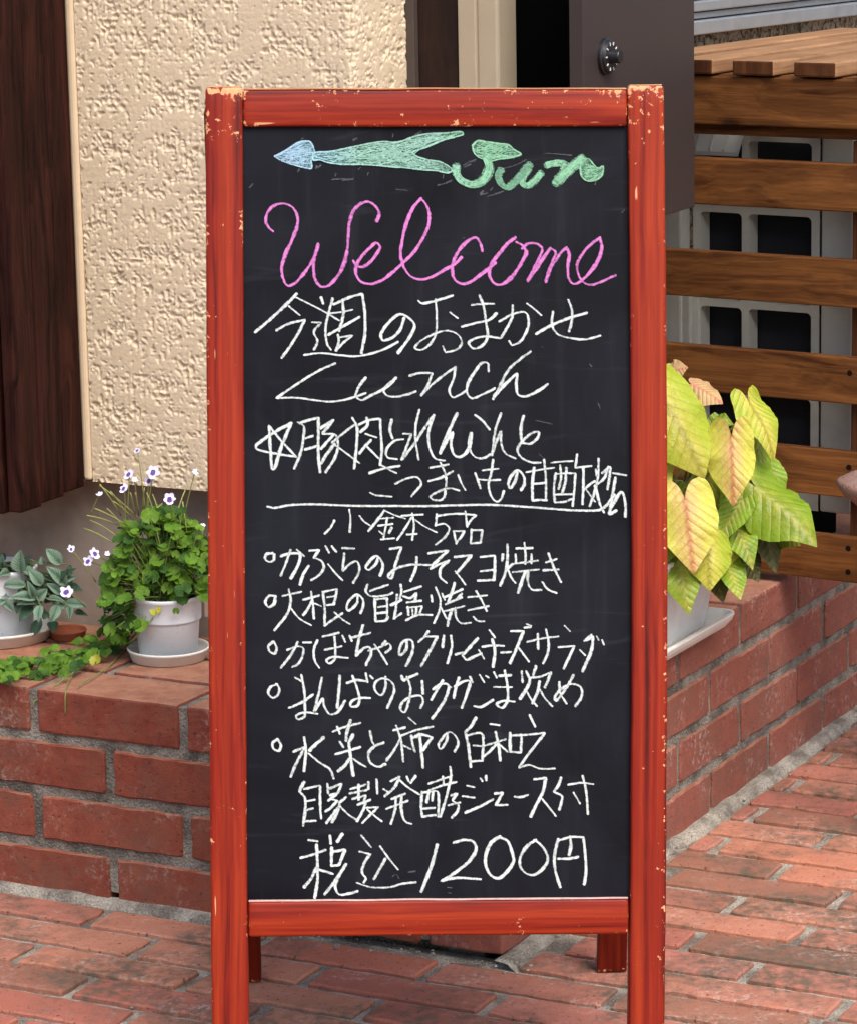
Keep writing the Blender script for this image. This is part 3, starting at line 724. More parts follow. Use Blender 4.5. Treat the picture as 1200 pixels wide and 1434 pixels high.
rail_m = mat_red('red_rail', 0, 0.215, TH/2, 0.021, pale_ends=0.0)
rail_t = mat_red('red_rail_worn', 0, 0.215, TH/2, 0.021, pale_ends=0.0, chips=0.035)
member('stile', -0.2548, -0.2135, Lz0, HS, 0.0, TH, stile_m, bow=-0.0008, bevel=0.0035)
member('stile', 0.2140, 0.2545, 0.002, HS+0.001, 0.0, TH, stile_m, bow=0.0045, bevel=0.0035)
member('top_rail', -0.2130, 0.2136, 1.0965, 1.1370, 0.0015, TH-0.001, rail_t)
member('bottom_rail', -0.2130, 0.2150, 0.1875, 0.2275, 0.0015, TH-0.001, rail_m)
M_bare = mat_wood('bare_wood', (0.42, 0.17, 0.075), (0.66, 0.34, 0.17), axis=0, rough=0.7, knots=False, bump=0.2)
M_bare2 = mat_wood('bare_wood_pale', (0.52, 0.27, 0.13), (0.74, 0.46, 0.27), axis=0, rough=0.7, knots=False, bump=0.2)
member('worn_top_edge', -0.2125, 0.2130, 1.1372, 1.1392, 0.003, TH-0.003, M_bare, bevel=0.0008)
member('worn_stile_end', 0.2160, 0.2525, HS+0.0012, HS+0.0026, 0.003, TH-0.003, M_bare2, bevel=0.0006)
member('worn_stile_end', -0.2525, -0.2158, HS+0.0002, HS+0.0016, 0.003, TH-0.003, M_bare2, bevel=0.0006)
REC_P = 0.009
panel = member('blackboard', -0.222, 0.2235, 0.22, 1.104, REC_P, REC_P+0.006, mat_panel(), bevel=0.0005)
member('panel_back', -0.2128, 0.2134, 0.2285, 1.0955, REC_P+0.0062, REC_P+0.010, M_darkframe, bevel=0.0005)
M_ledge = mat_plain('ledge_pale_pink', (0.66, 0.46, 0.42), 0.9, 0.1, nscale=120, namt=0.3)
member('pale_ledge', -0.2125, 0.2145, 0.2277, 0.2290, 0.0022, REC_P-0.0004, M_ledge, bevel=0.0003)  # thin pale pinkish strip along the top of the bottom rail
# rear frame, hinged at the top
rear_m = mat_red('red_rear_leg_shaded', 2, 0.0185, 0.013, 0.55, dim=0.45, chips=-0.08)  # stain dimmed: the shadow behind the board is put into the red
isg = ROOTM[sign.name].inverted()
def rear_beam(name, p, q, w, d, mat, parent=sign):
    p = np.array(p); q = np.array(q); z = unit(q-p); x = unit(BR - z*np.dot(BR, z)); y = np.cross(z, x)
    m = MB(); m.box((0, 0, 0), (w, d, np.linalg.norm(q-p)))
    return m.build(name, mat, parent, isg @ frame((p+q)/2, x, y, z), bevel=0.002)
topc = BO + BU*1.118 - BN*0.046
for xb, foot in ((-0.2398, on_z(346.5, 1372, 0.0)), (0.2185, on_z(855.5, 1358, 0.0))):
    pt = topc + BR*xb
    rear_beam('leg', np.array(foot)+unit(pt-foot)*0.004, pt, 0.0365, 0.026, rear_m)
fl, fr = np.array(on_z(346.5, 1372, 0.0)), np.array(on_z(855.5, 1358, 0.0))
for k in (0.30, 0.975):
    a = fl + (topc - BR*0.2398 - fl)*k; b = fr + (topc + BR*0.2185 - fr)*k
    d = unit(b-a); up = unit((topc-BR*0.01)-(fl+fr)/2); y = unit(np.cross(up, d)); up = np.cross(d, y)
    m = MB(); m.box((0, 0, 0), (np.linalg.norm(b-a)-0.037, 0.022, 0.036)); m.build('rear_rail', rear_m, sign, isg @ frame((a+b)/2, d, y, up), bevel=0.002)
M_steel = mat_plain('hinge_steel', (0.3, 0.28, 0.25), 0.45, 0.5, metal=0.8)
for xb in (-0.2398, 0.2185):
    hb = MB(); hb.tube([(xb-0.017, TH+0.0018, 1.126), (xb+0.017, TH+0.0018, 1.126)], 0.0034, 10); hb.build('hinge', M_steel, sign)

# ---------------------------------------------------------------- chalk lettering
M_white = mat_chalk('chalk_white', [(0.58, 0.64, 0.63)])
M_pink = mat_chalk('chalk_pink', [(0.56, 0.185, 0.48)])
M_ga = mat_chalk('chalk_blue_green', [(0.34, 0.52, 0.66), (0.30, 0.52, 0.58), (0.27, 0.49, 0.40), (0.28, 0.50, 0.41), (0.24, 0.49, 0.32), (0.23, 0.47, 0.30)])
M_gf = mat_chalk('chalk_blue_green_fill', [(0.25, 0.40, 0.52), (0.21, 0.39, 0.44), (0.19, 0.36, 0.29), (0.20, 0.37, 0.30), (0.17, 0.36, 0.24), (0.16, 0.34, 0.22)], fill=True)
def catmull(P, res=0.0012):
    P = [np.array(p) for p in P]
    if len(P) == 2: 
        n = max(2, int(np.linalg.norm(P[1]-P[0])/res)); return [P[0]+(P[1]-P[0])*i/n for i in range(n+1)]
    Q = [2*P[0]-P[1]] + P + [2*P[-1]-P[-2]]; out = []
    for i in range(1, len(Q)-2):
        p0, p1, p2, p3 = Q[i-1], Q[i], Q[i+1], Q[i+2]
        t0 = 0; t1 = t0+max(1e-6, np.linalg.norm(p1-p0))**.5; t2 = t1+max(1e-6, np.linalg.norm(p2-p1))**.5; t3 = t2+max(1e-6, np.linalg.norm(p3-p2))**.5
        n = max(2, int(np.linalg.norm(p2-p1)/res))
        for k in range(n):
            t = t1+(t2-t1)*k/n
            a1 = p0*(t1-t)/(t1-t0)+p1*(t-t0)/(t1-t0); a2 = p1*(t2-t)/(t2-t1)+p2*(t-t1)/(t2-t1); a3 = p2*(t3-t)/(t3-t2)+p3*(t-t2)/(t3-t2)
            b1 = a1*(t2-t)/(t2-t0)+a2*(t-t0)/(t2-t0); b2 = a2*(t3-t)/(t3-t1)+a3*(t-t1)/(t3-t1)
            out.append(b1*(t2-t)/(t2-t1)+b2*(t-t1)/(t2-t1))
    out.append(P[-1]); return out
_sn = [0]
def ribbon(mb, pts, w, jit=0.16, mi=0):
    """flat chalk stroke along pts (board x, z), lying on the panel"""
    k = len(pts); _sn[0] += 1; y0 = REC_P - 0.00035 - (_sn[0] % 34)*2.6e-5; sd_ = random.uniform(0, 500)
    # extend the ends a little so that the stroke is as long as its pen marks
    a = pts[0] - unit(pts[1]-pts[0])*w*0.35; b = pts[-1] + unit(pts[-1]-pts[-2])*w*0.35
    pts = [a] + list(pts) + [b]; k += 2
    vs = []; uv = []; L = 0
    for i in range(k):
        d = pts[min(i+1, k-1)] - pts[max(i-1, 0)]; d = d/(np.linalg.norm(d)+1e-9); nrm = np.array([-d[1], d[0]])
        # a broad pen tip held at a slant: wider across one diagonal
        slant = 0.78 + 0.50*(d[0]*0.5+d[1]*0.866)**2
        ww = w*0.5*slant*(1+jit*noise.noise(Vector((sd_, i*0.11, 0)))*1.6+jit*0.5*noise.noise(Vector((sd_, i*0.6, 4))))
        if i in (0, k-1): ww *= 0.55
        y = y0 - i*1.2e-6
        for sgn in (1, -1):
            p = pts[i]+nrm*ww*sgn; vs.append((p[0], y, p[1])); uv.append((i*0.1, 1.0 if sgn > 0 else 0.0))
    mb.add(vs, [(2*i, 2*i+1, 2*i+3, 2*i+2) for i in range(k-1)], uv, mi)
def parse(win, text):
    ox, oy = win; out = []
    for s_ in text.split(';'):
        s_ = s_.strip()
        if not s_: continue
        legs = []
        for part in s_.split('/'):
            pts = [tuple(float(c) for c in q.split(',')) for q in part.split()]
            if legs: pts = [legs[-1][-1]] + pts
            legs.append(pts)
        out.append([[np.array(bl(ox+u/4, oy+v/4, REC_P-0.0006)) for u, v in pts] for pts in legs if len(pts) > 1])
    return out
def letters(name, chunks, mat, w=0.0029, jit=0.16):
    mb = MB()
    for win, text in chunks:
        for legs in parse(win, text):
            pts = []
            for lg in legs:
                c = catmull(lg); pts += c if not pts else c[1:]
            ribbon(mb, pts, w*random.uniform(0.88, 1.12), jit)
    return mb.build(name, mat, panel, ROOTM[panel.name].inverted() @ ROOTM[sign.name])
A, B_, C_, D_ = (340, 170), (600, 170), (340, 270), (600, 270)
Ee, Ff, Gg, Hh = (340, 400), (600, 400), (340, 570), (600, 570)
Ii, Jj, Kk, Ll = (340, 690), (600, 690), (340, 810), (600, 810)
Mm, Nn, Oo, Pp = (340, 930), (600, 930), (340, 1070), (600, 1070)
# arrow and the word Sun: outlines scribbled full of coloured chalk
ARROW = [(A, '180,195 230,170 310,120 345,110 380,115 398,150 403,180 385,215 388,262 365,262 290,243 220,220'),
         (A, '395,180 420,172 480,170 560,155 680,130 790,112 850,118 900,108 960,85 1030,70 1140,65 1228,60 1232,72 1195,85 1130,100 1060,130 1010,150 950,175 975,195 1040,215 1110,228 1165,262 1172,275 1150,287 1080,275 1000,270 940,262 850,255 740,245 640,240 560,240 480,230 430,215 395,215')]
SUNW = [(B_, '245,135 275,108 330,115 400,125 445,130 480,160 515,182 470,200 400,210 345,222 320,215 280,200 255,175'),
        (B_, '850,215 895,210 925,245 950,262 975,250 965,305 930,330 885,332 858,310 848,265')]
SUNS = [(B_, 34, '318,200 338,250 325,300 285,342 235,352 185,332 155,290 155,248'), (B_, 28, '405,270 390,305 405,348 438,370 472,348 510,308 545,262 568,242'), (B_, 26, '562,262 532,305 524,345 550,360 590,335 618,302 630,288'),
        (B_, 30, '658,246 705,234 758,234; 768,240 748,295 708,350'), (B_, 36, '722,332 772,284 820,242 865,206')]
def scribble(name, polys):
    mb = MB(); inside = lambda p, P: sum(((P[i][1] > p[1]) != (P[i-1][1] > p[1])) and (p[0] < (P[i-1][0]-P[i][0])*(p[1]-P[i][1])/(P[i-1][1]-P[i][1])+P[i][0]) for i in range(len(P))) % 2 == 1
    for win, text in polys:
        pts = parse(win, text)[0][0]; _sn[0] += 1
        y = REC_P - 0.00025
        n = len(pts); ctr = []
        me_v = [(p[0], y, p[1]) for p in pts]
        from mathutils.geometry import tessellate_polygon
        tri = tessellate_polygon([[Vector((p[0], p[1], 0)) for p in pts]])
        mb.add(me_v, [tuple(t) for t in tri], None, 1)
        ribbon(mb, catmull(pts+[pts[0]]), 0.0021, 0.3)
        xs = [p[0] for p in pts]; zs_ = [p[1] for p in pts]; k = 0; tries = 0
        area = 0.5*abs(sum(pts[i-1][0]*pts[i][1]-pts[i][0]*pts[i-1][1] for i in range(n)))
        while k < int(area/1.5e-5) and tries < 4000:
            tries += 1; c = np.array([random.uniform(min(xs), max(xs)), random.uniform(min(zs_), max(zs_))])
            a = random.gauss(0.16, 0.35); L = random.uniform(0.004, 0.016); d = np.array([math.cos(a), math.sin(a)])*L
            if inside(c-d, pts) and inside(c+d, pts) and inside(c, pts):
                ribbon(mb, [c-d, c+np.array([0, random.gauss(0, .0006)]), c+d], 0.0012, 0.4); k += 1
    for win, wd, text in (SUNS if name == 'chalk_word' else []):
        for legs in parse(win, text):
            P_ = catmull(legs[0]); w = wd/4*0.00078
            k0 = len(mb.mi); ribbon(mb, P_, w*1.35, 0.1); mb.mi[k0:] = [1]*(len(mb.mi)-k0)
            for q in range(6):
                off = (q/5-0.5)*w*0.95; sd_ = random.uniform(0, 99); Q_ = []
                for i, p in enumerate(P_):
                    d = P_[min(i+1, len(P_)-1)]-P_[max(0, i-1)]; d = d/(np.linalg.norm(d)+1e-9)
                    Q_.append(p+np.array([-d[1], d[0]])*(off+0.0008*noise.noise(Vector((sd_, i*0.15, 0)))))
                ribbon(mb, Q_, 0.0015, 0.4)
    o = mb.build(name, [M_ga, M_gf], panel, ROOTM[panel.name].inverted() @ ROOTM[sign.name]); return o
scribble('chalk_arrow', ARROW); scribble('chalk_word', SUNW)
letters('chalk_heading', [
 (C_, '172,215 145,190 130,150 150,95 190,65 235,60 280,80 308,130 305,190 275,270 240,345 220,420 228,480 255,520 295,505 345,450 390,385 412,335 424,285'),
 (C_, '424,285 404,360 398,430 410,490 440,525 480,520 530,470 565,405 585,330 592,250 600,160 625,95 665,58 705,50 745,75 765,115 750,158'),
 (C_, '620,380 635,405 665,415 700,400 745,350 770,300 750,280 710,310 665,360 640,400 635,450 660,495 710,510 770,495 840,445 900,390 960,330 1010,250 1040,180 1043,110 1020,55 1000,35'),
 (C_, '1000,30 960,75 920,160 895,260 885,350 905,420 945,470 1000,485 1060,470 1130,430 1190,395 1225,360'),
 (D_, '300,325 290,285 265,250 225,265 175,315 140,380 132,440 150,490 190,510 240,495 300,450 345,415 375,390'),
 (D_, '485,250 450,275 390,345 350,400 340,460 365,505 400,515 445,490 495,430 530,370 545,330 520,290 490,275'),
 (D_, '520,310 555,285 600,283 635,310 625,350 590,420 555,495; 555,490 610,410 680,310; 680,310 710,330 695,380 670,440 655,500; 655,495 690,410 740,335 770,305; 770,305 785,340 778,420 785,485 810,510 850,495 905,440 945,380 968,310 958,250'),
 (D_, '958,250 905,290 860,340 830,400 835,450 860,495 900,515 960,500 1045,462')], M_pink, 0.0034, 0.22)
letters('chalk_line', [
 (Ee, '305,45/240,110 160,185 70,260; 300,65 400,115 475,155 540,195; 260,115 320,165; 190,250 255,215 350,190/310,270 260,350 220,405; 440,65 452,100; 390,205 440,207/400,260 420,310 400,358; 345,388 440,378 550,390 640,395 740,375 810,348 870,315; 505,70 480,160 465,240 475,330 495,358; 510,105 600,65 670,45/685,150 685,270 665,380; 490,155 550,148 615,135; 560,85 565,160 540,255; 480,275 560,230 655,175; 535,275 540,310 525,365; 535,290 615,280/570,315 530,355; 905,180 880,250 840,290 785,305 775,275 820,205 880,160 930,180 962,220 940,280 870,378; 985,85 1000,98 1060,90 1175,55'),
 (Ff, '120,150 162,182; 40,75 45,170 40,270 10,325 -40,360 -75,350 -55,320 20,275 100,252 165,275 185,320 160,355 95,375/80,340; 240,108 300,102 365,102; 185,230 260,210 340,190 380,155; 285,55 305,110 320,200 328,290 300,335 250,352 225,320 260,295 330,285 400,295; 470,110 465,180 435,240 405,290; 395,200 470,160 540,150 560,200 545,260 510,315 465,335/450,310; 550,100 590,130 630,165; 600,270 690,220 790,180 885,152; 695,145 690,220 720,270 800,295 880,300 960,280; 780,80 800,130 800,200 785,255')], M_white)
letters('chalk_line', [
 (Ee, '520,435 430,475 300,555 190,630/300,628 430,645 500,650 590,635 690,602; 690,515 650,570 635,620 665,640 720,615 780,585 830,550 860,515; 860,518 820,550 790,590 810,615 860,622 920,610 970,592; 935,505 990,490 1060,490/1040,550 1000,615; 1000,612 1070,545 1140,490 1192,455'),
 (Ff, '150,455 140,520 115,590 135,625 175,610 215,585; 335,480 330,435 300,432 260,480 220,550 215,600 240,630 300,610 370,575; 570,370 500,420 440,480 400,560 360,635; 365,620 420,560 495,490/490,560 500,610 540,620 610,590 665,552')], M_white)
letters('chalk_line', [
 (Gg, '275,90 180,140 80,210/75,230 180,260 300,278/210,180 150,105/155,220 165,345/175,350 215,230 268,100; 310,85 330,95 345,110 340,180 325,260 290,345; 320,90 380,70 425,60/425,160 425,270 435,365; 355,175 395,160; 350,238 415,220; 435,120 510,70/450,145; 450,150 480,150 520,155 535,200 520,280 465,365; 510,155 470,200 440,235; 515,205 475,260 440,315; 625,100 560,150 500,200; 500,200 570,250 655,315; 615,60 640,110 640,200 625,345; 650,100 700,75 770,65/775,150 780,240 770,325; 695,60 700,100 660,140; 690,150 750,170; 720,185 690,215 655,260; 700,225 760,285; 835,70 825,130 840,175; 900,180 850,190 805,240 810,280 865,292; 990,15 970,100 970,200 985,295; 900,150 945,150/920,220 890,295; 895,290 950,220 1010,130 1070,45; 1070,45 1040,150 1050,240 1080,290 1130,300'),
 (Hh, '160,35 125,110 90,190 65,260; 65,255 100,190 135,140/125,210 145,270 175,280 215,250 235,200 240,145; 260,45 300,75 340,125; 235,145 225,200 235,250 270,285 310,285 345,265; 405,35 375,120 355,270; 355,262 380,190 405,135/405,200 430,260 485,288; 530,50 515,130 520,195; 520,200 570,205 610,170 615,140 580,145 530,185 495,240 515,280 575,310 625,312')], M_white, 0.0031)
letters('chalk_line', [
 (Gg, '710,370 790,345 880,330; 775,325 820,350 860,370; 715,480 740,492 835,502; 855,430 920,400 980,395 1000,430 975,465 945,500'),
 (Hh, '10,340 60,332 110,322; 0,415 70,395 135,360; 65,310 95,380 95,460 80,515 30,520 10,505 60,470 120,455 170,468; 165,380 185,430 205,465; 260,370 290,455; 360,295 350,370 335,430 350,500 380,530 405,515 420,470; 300,355 390,345; 280,405 340,410 400,408; 495,365 485,410 455,455 445,430 465,380 500,355 530,385 535,430 515,465; 545,365 630,350 700,340; 590,340 580,420 580,525/620,520 660,522; 645,295 655,400 655,520; 590,430 650,425; 685,312 750,305 805,303; 710,370 700,450 705,535/760,530 800,515; 710,375 770,370 820,372/815,450 805,555; 735,325 740,400 725,460; 770,340 765,410 745,490; 700,490 800,488; 830,265 820,340/870,335 910,330; 865,340 865,440 860,545; 870,460 900,435 930,415; 872,450 930,530; 935,350 940,385; 950,290 945,400 920,500 900,555; 1005,335 980,400 930,440; 930,440 960,550 980,590; 970,370 1015,335/1010,400 1000,460; 1030,370 1105,382; 1045,395 1030,480 1010,600; 1050,580 1010,600 1040,530 1080,475 1100,540 1100,615')], M_white, 0.0029)
letters('chalk_rule', [(Gg, '140,558 180,565 260,550 400,545 600,553 900,555 1040,555 1210,550 1370,548 1540,556 1720,570 1890,580 2000,575 2030,555 2080,490')], M_white, 0.0033, 0.1)
letters('chalk_line', [
 (Ii, '515,155 490,200 460,230; 598,95 605,150 600,220; 655,130 680,160 715,185; 795,100 750,160 705,215; 795,100 850,125 910,145; 770,145 845,140; 810,140 800,200 790,250; 760,185 840,175; 765,215 785,232; 835,195 820,225; 775,262 850,255; 890,130 950,125 1010,122; 950,115 960,180 950,265; 945,140 910,200 865,265; 965,150 1020,190 1085,222; 920,235 975,230'),
 (Jj, '45,120 40,185; 45,180 90,175 115,200 90,250 40,290; 50,130 120,120 200,118; 205,105 215,190; 205,120 265,125/240,150 215,185; 140,215 155,285; 140,215 200,215/180,250 155,280; 240,205 235,285/290,280; 240,210 300,210/290,280')], M_white, 0.0026)
letters('chalk_line', [
 (Ii, '170,338 135,345 127,370 150,388 175,378 178,345; 215,355 270,340 320,345 320,380 300,430 270,480; 270,320 245,390 215,465; 305,320 345,355; 375,325 430,320/400,365; 405,365 445,385 455,420 430,460 385,490; 370,410 340,460 322,515; 480,400 520,450 560,490; 465,300 485,335; 500,300 525,330; 560,310 625,312; 570,340 560,440/600,400 640,385 655,420 650,450 620,505; 760,360 745,400 705,432 690,420 710,385 750,355 780,385 785,420 770,465; 825,315 890,305/860,390 830,480 815,470 850,430 930,405 1050,405; 975,360 970,420 940,495; 1040,340 1100,330 1150,325/1110,360 1060,410; 1050,425 1100,400 1155,380; 1150,385 1110,420 1105,470 1140,505'),
 (Jj, '145,360 240,350/200,400 155,450; 150,440 180,480 205,515; 290,360 370,352/370,430 365,490; 290,440 360,432; 275,492 365,488; 440,290 440,380 425,460 400,520; 415,345 410,380; 470,400 440,425; 445,435 465,480 485,505; 490,312 580,310; 535,280 540,340 540,400; 485,345 490,395; 575,345 575,395; 475,398 610,380; 470,445 615,430; 540,440 520,500 500,560; 555,440 555,500 575,540 630,545; 655,390 715,372; 640,435 725,430; 670,340 700,420 740,500; 635,500 665,540 715,562')], M_white, 0.0029)
letters('chalk_line', [
 (Kk, '185,98 150,98 128,130 145,160 175,145 186,98; 225,98 330,75; 260,62 270,120 255,190 180,290; 270,165 320,225 385,262; 340,120 430,95; 385,75 395,150 400,225; 390,120 370,165 340,205; 405,140 440,155; 450,75 460,160 460,265; 450,75 530,60/520,110 510,145; 475,105 510,100; 470,150 515,145; 460,265 500,235 560,195; 515,190 560,230 600,255; 645,95 640,140 590,180 585,150 610,110 645,90 675,120 675,155 660,195; 700,35 690,70 710,95 760,100 820,90 840,80; 715,70 770,50 815,35; 740,115 745,240/800,235 815,215; 740,118 810,110/810,220; 760,160 800,155; 755,195 800,190; 830,150 890,120; 865,90 860,160 850,225; 845,225 890,195; 885,35 890,80 880,110; 905,75 1000,45; 900,100 940,110 975,80/965,130; 920,135 1000,125; 925,160 930,205; 920,165 1005,155/990,200; 950,165 955,215; 975,160 970,210; 915,235 980,205 1060,205'),
 (Ll, '15,95 20,130; 40,50 65,120 60,180 30,250; 90,105 190,60; 145,25 130,80 110,130; 75,85 90,120; 95,145 185,105; 185,85 160,110; 85,185 200,155; 130,175 115,220 105,265; 150,165 155,220 180,250 235,248; 70,165 100,225; 220,105 325,95; 220,178 335,155; 265,70 300,130 325,182; 250,215 275,238 310,240')], M_white, 0.0028)
letters('chalk_line', [
 (Kk, '170,355 145,380 155,410 180,420 192,390 175,352; 250,400 310,380 340,390 335,440 310,480 280,495; 310,355 270,430 215,500; 340,358 385,358; 420,345 400,400 405,460 430,500; 450,325 540,305; 460,400 555,380; 515,325 520,390 515,455 485,475 470,460 500,440 590,445; 560,320 575,355; 600,320 612,350; 615,330 715,305; 675,262 650,350 635,435/680,390 710,385 720,420 690,485; 705,405 770,385 820,365 830,390 800,415; 740,370 780,430 810,480; 800,350 785,375; 920,350 915,400 880,430 880,390 905,350 945,345 955,390 940,440 915,490; 1040,295 1015,330 985,355; 1020,325 1090,325/1050,400 1000,490; 1125,320 1118,385; 1165,320 1170,380 1145,475'),
 (Ll, '150,425 190,415; 275,335 190,430/210,455 260,435 295,420; 280,400 310,450; 340,290 370,330; 300,382 360,375 420,378; 355,340 370,400 360,495; 405,415 460,412; 460,295 530,295/500,370 455,475; 500,385 560,465; 535,275 570,272; 548,255 572,265; 550,355 640,335 725,325; 610,310 612,395; 655,285 670,360 665,420 640,475; 760,265 790,295; 725,385 815,378/790,430 755,505; 910,315 870,350; 880,345 920,325/910,400 860,520; 845,400 875,430; 940,325 950,345; 970,345 980,370')], M_white, 0.0029)
letters('chalk_line', [
 (Mm, '195,112 155,130 147,165 170,188 200,170 205,130 188,110; 295,75 330,95; 330,60 345,140 350,220 345,295 310,308 300,290 350,270 420,278; 260,245 330,215 395,170; 445,75 425,170 400,265; 405,260 450,190/460,240 490,280 530,270 575,205; 545,65 540,150 530,245; 585,105 640,90 690,95; 615,65 640,130 655,200 640,235 605,235 610,210 660,190 715,190; 690,50 700,100; 715,65 730,80; 800,70 800,130 775,175 745,150 740,110 780,80 830,95 850,140 835,190 810,245; 890,65 900,90 930,75 980,55; 920,70 940,130 930,210 905,270 885,255 895,215 950,180 1000,180 1010,210 995,245; 1005,95 1010,165'),
 (Nn, '80,90 50,140 15,200; 25,140 75,110 110,115 100,180 60,250 20,305; 100,110 125,130; 170,75 150,140 140,190; 145,125 200,95 230,95 215,160 185,245; 230,70 245,100; 285,60 310,100; 320,65 335,75; 365,45 380,75; 255,235 290,240 360,200; 395,65 460,62; 365,128 465,128; 425,35 440,120 440,205 410,245 380,225 420,205 480,210; 520,40 525,100; 545,40 565,90 545,140 510,195; 545,150 575,200 605,235; 600,10 585,60; 570,75 620,70 685,45/650,130; 620,95 610,150 580,220; 615,130 650,190 690,235; 730,100 735,160 770,220; 810,60 770,130 710,205 705,185 740,140 800,110 850,130 855,180 820,235')], M_white, 0.0030)
letters('chalk_line', [
 (Mm, '198,420 170,440 175,475 205,485 215,450 196,420; 345,410 355,480 345,600; 285,490 350,465/310,540 270,630; 455,410 410,450 375,485; 370,500 430,550 490,590 510,640; 505,378 580,350 660,330; 530,350 545,390; 605,315 585,380 580,430; 545,435 565,465; 620,395 600,430; 520,505 590,485 660,465; 595,440 605,520 620,625; 600,530 570,570 535,600; 620,530 655,555 690,575; 715,375 725,430 735,450; 790,440 740,460 705,500 715,550 760,575 800,560; 845,370 910,355; 860,345 885,420 900,545; 880,425 850,480 805,540; 890,450 940,475; 930,300 970,335; 890,400 970,370 1065,350; 945,400 950,440 965,490; 950,415 1000,395 1060,410/1030,450 1010,480; 990,390 1000,480 1010,580'),
 (Nn, '105,390 100,430 65,475 55,455 80,410 120,380 155,410 165,445 145,490; 265,300 235,350 205,380/220,450 235,575; 215,400 290,385 305,400/305,470 300,540/235,545; 250,455 300,460; 345,335 395,342; 300,460 370,440 430,420; 375,380 390,450 400,540; 375,450 340,490 300,520; 395,450 440,490; 455,385 455,490/515,495; 465,400 520,395/515,490; 565,285 595,350; 490,400 560,395 650,385/600,450 545,520 505,580/560,565 620,585 705,585')], M_white, 0.0032)
letters('chalk_line', [
 (Oo, '345,100 325,140 320,155/350,190 350,270 340,345; 345,140 435,120/435,220 440,305; 350,210 405,200; 350,260 395,248; 345,320 410,318; 475,110 480,165; 480,140 555,110/535,160; 490,175 530,165/480,205; 500,195 540,215 535,260 500,325; 530,205 500,240 465,265; 535,245 470,330; 580,185 545,215; 550,240 590,280 635,310; 605,140 690,115; 600,165 695,145; 650,115 650,200; 615,195 690,175/680,205; 705,100 705,140; 750,85 755,165; 645,228 715,200; 690,215 670,270 640,320; 680,245 760,240/700,300 670,330; 700,255 740,290 780,320; 830,95 880,70/850,130 795,180; 790,140 820,160; 875,85 920,125 990,170; 920,70 930,95; 970,65 940,105; 835,195 910,165; 805,250 925,205; 860,185 855,250 830,335; 890,180 890,260 910,320 945,335; 1005,155 1000,230 1005,295/1080,285; 1010,160 1075,150/1090,155 1095,295; 1040,160 1030,215; 1065,155 1060,205; 1010,250 1075,245'),
 (Pp, '0,110 60,90 130,65; 80,70 85,120; 0,148 60,125 155,100; 120,15 125,60 100,180 65,295; 125,175 160,165/135,205 165,225 160,265 130,300; 110,230 175,215; 215,120 255,130; 190,180 255,188; 205,272 280,240 360,198; 290,80 300,95; 320,65 322,90; 370,165 415,160/395,195 375,230/440,228; 480,182 515,185 555,172; 590,85 655,78/640,150 600,230 570,295; 635,195 710,290; 740,75 725,120 700,155/745,180 740,220 730,255; 780,115 850,105 920,112; 860,65 880,150 890,280; 810,160 845,220')], M_white, 0.0029)
letters('chalk_price', [
 (Oo, '370,425 420,432; 325,525 400,505 465,480; 415,450 420,560 420,650 405,750; 415,580 385,640 345,690; 425,590 505,615; 490,400 495,445; 560,390 530,435; 500,465 498,570/540,565; 510,490 575,478/540,565; 580,560 530,640 460,730; 530,650 520,690 540,730 600,725 645,712; 665,400 720,465; 655,490 715,505/680,560 670,610 690,640 680,665; 640,665 720,690 820,690 900,670 970,662; 770,460 820,530 870,590; 800,530 770,585 735,645; 1088,450 1060,560 1000,715'),
 (Pp, '140,440 200,425 250,435 265,475 230,540 130,620 70,655/150,638 290,645; 400,405 350,440 320,510 320,570 350,625 390,640 440,600 475,540 465,490 440,430 400,410; 600,425 550,460 510,530 515,580 550,615 590,620 635,590 665,540 655,490 620,445 590,425; 725,420 705,500 705,580 735,690; 735,425 800,408 865,410/875,500 880,590 870,675; 790,405 795,460 785,510; 725,530 780,530 835,520')], M_white, 0.0032)

# faint leftovers of wiped chalk
M_faint = mat_chalk('chalk_dust', [(0.55, 0.58, 0.60)], thin=0.11)
for win, text in [(B_, '195,245 225,228 262,215; 200,255 235,238; 400,265 470,250 545,215; 650,178 720,182 800,190; 50,358 95,345 130,330; 290,405 305,390; 330,420 375,405 420,390; 345,385 358,372; 930,355 935,335; 470,180 475,210'), (A, '420,260 440,245; 410,262 418,250; 310,280 318,268; 700,300 706,285; 650,268 660,258; 520,305 522,295; 500,325 600,318; 560,330 620,322; 860,380 920,385; 620,105 640,95; 840,90 842,70; 960,80 1000,55; 1120,318 1124,298; 40,370 60,350; 330,100 340,92'), (D_, '290,10 330,0; 1080,110 1095,95; 190,255 200,250'), (Ff, '900,440 912,452; 945,655 960,690; 630,340 640,345'), (Hh, '600,75 690,95; 620,265 650,290'), (Oo, '840,630 860,615 875,640; 930,605 965,600; 1150,690 1165,695; 1150,720 1165,725'), (Pp, '105,690 130,692; 110,720 130,725')]:
    for legs in parse(win, text):
        sm_ = MB(); ribbon(sm_, catmull(legs[0]), random.uniform(0.0010, 0.0022), 0.5)
        sm_.build('chalk_smudge', M_faint, panel, ROOTM[panel.name].inverted() @ ROOTM[sign.name])

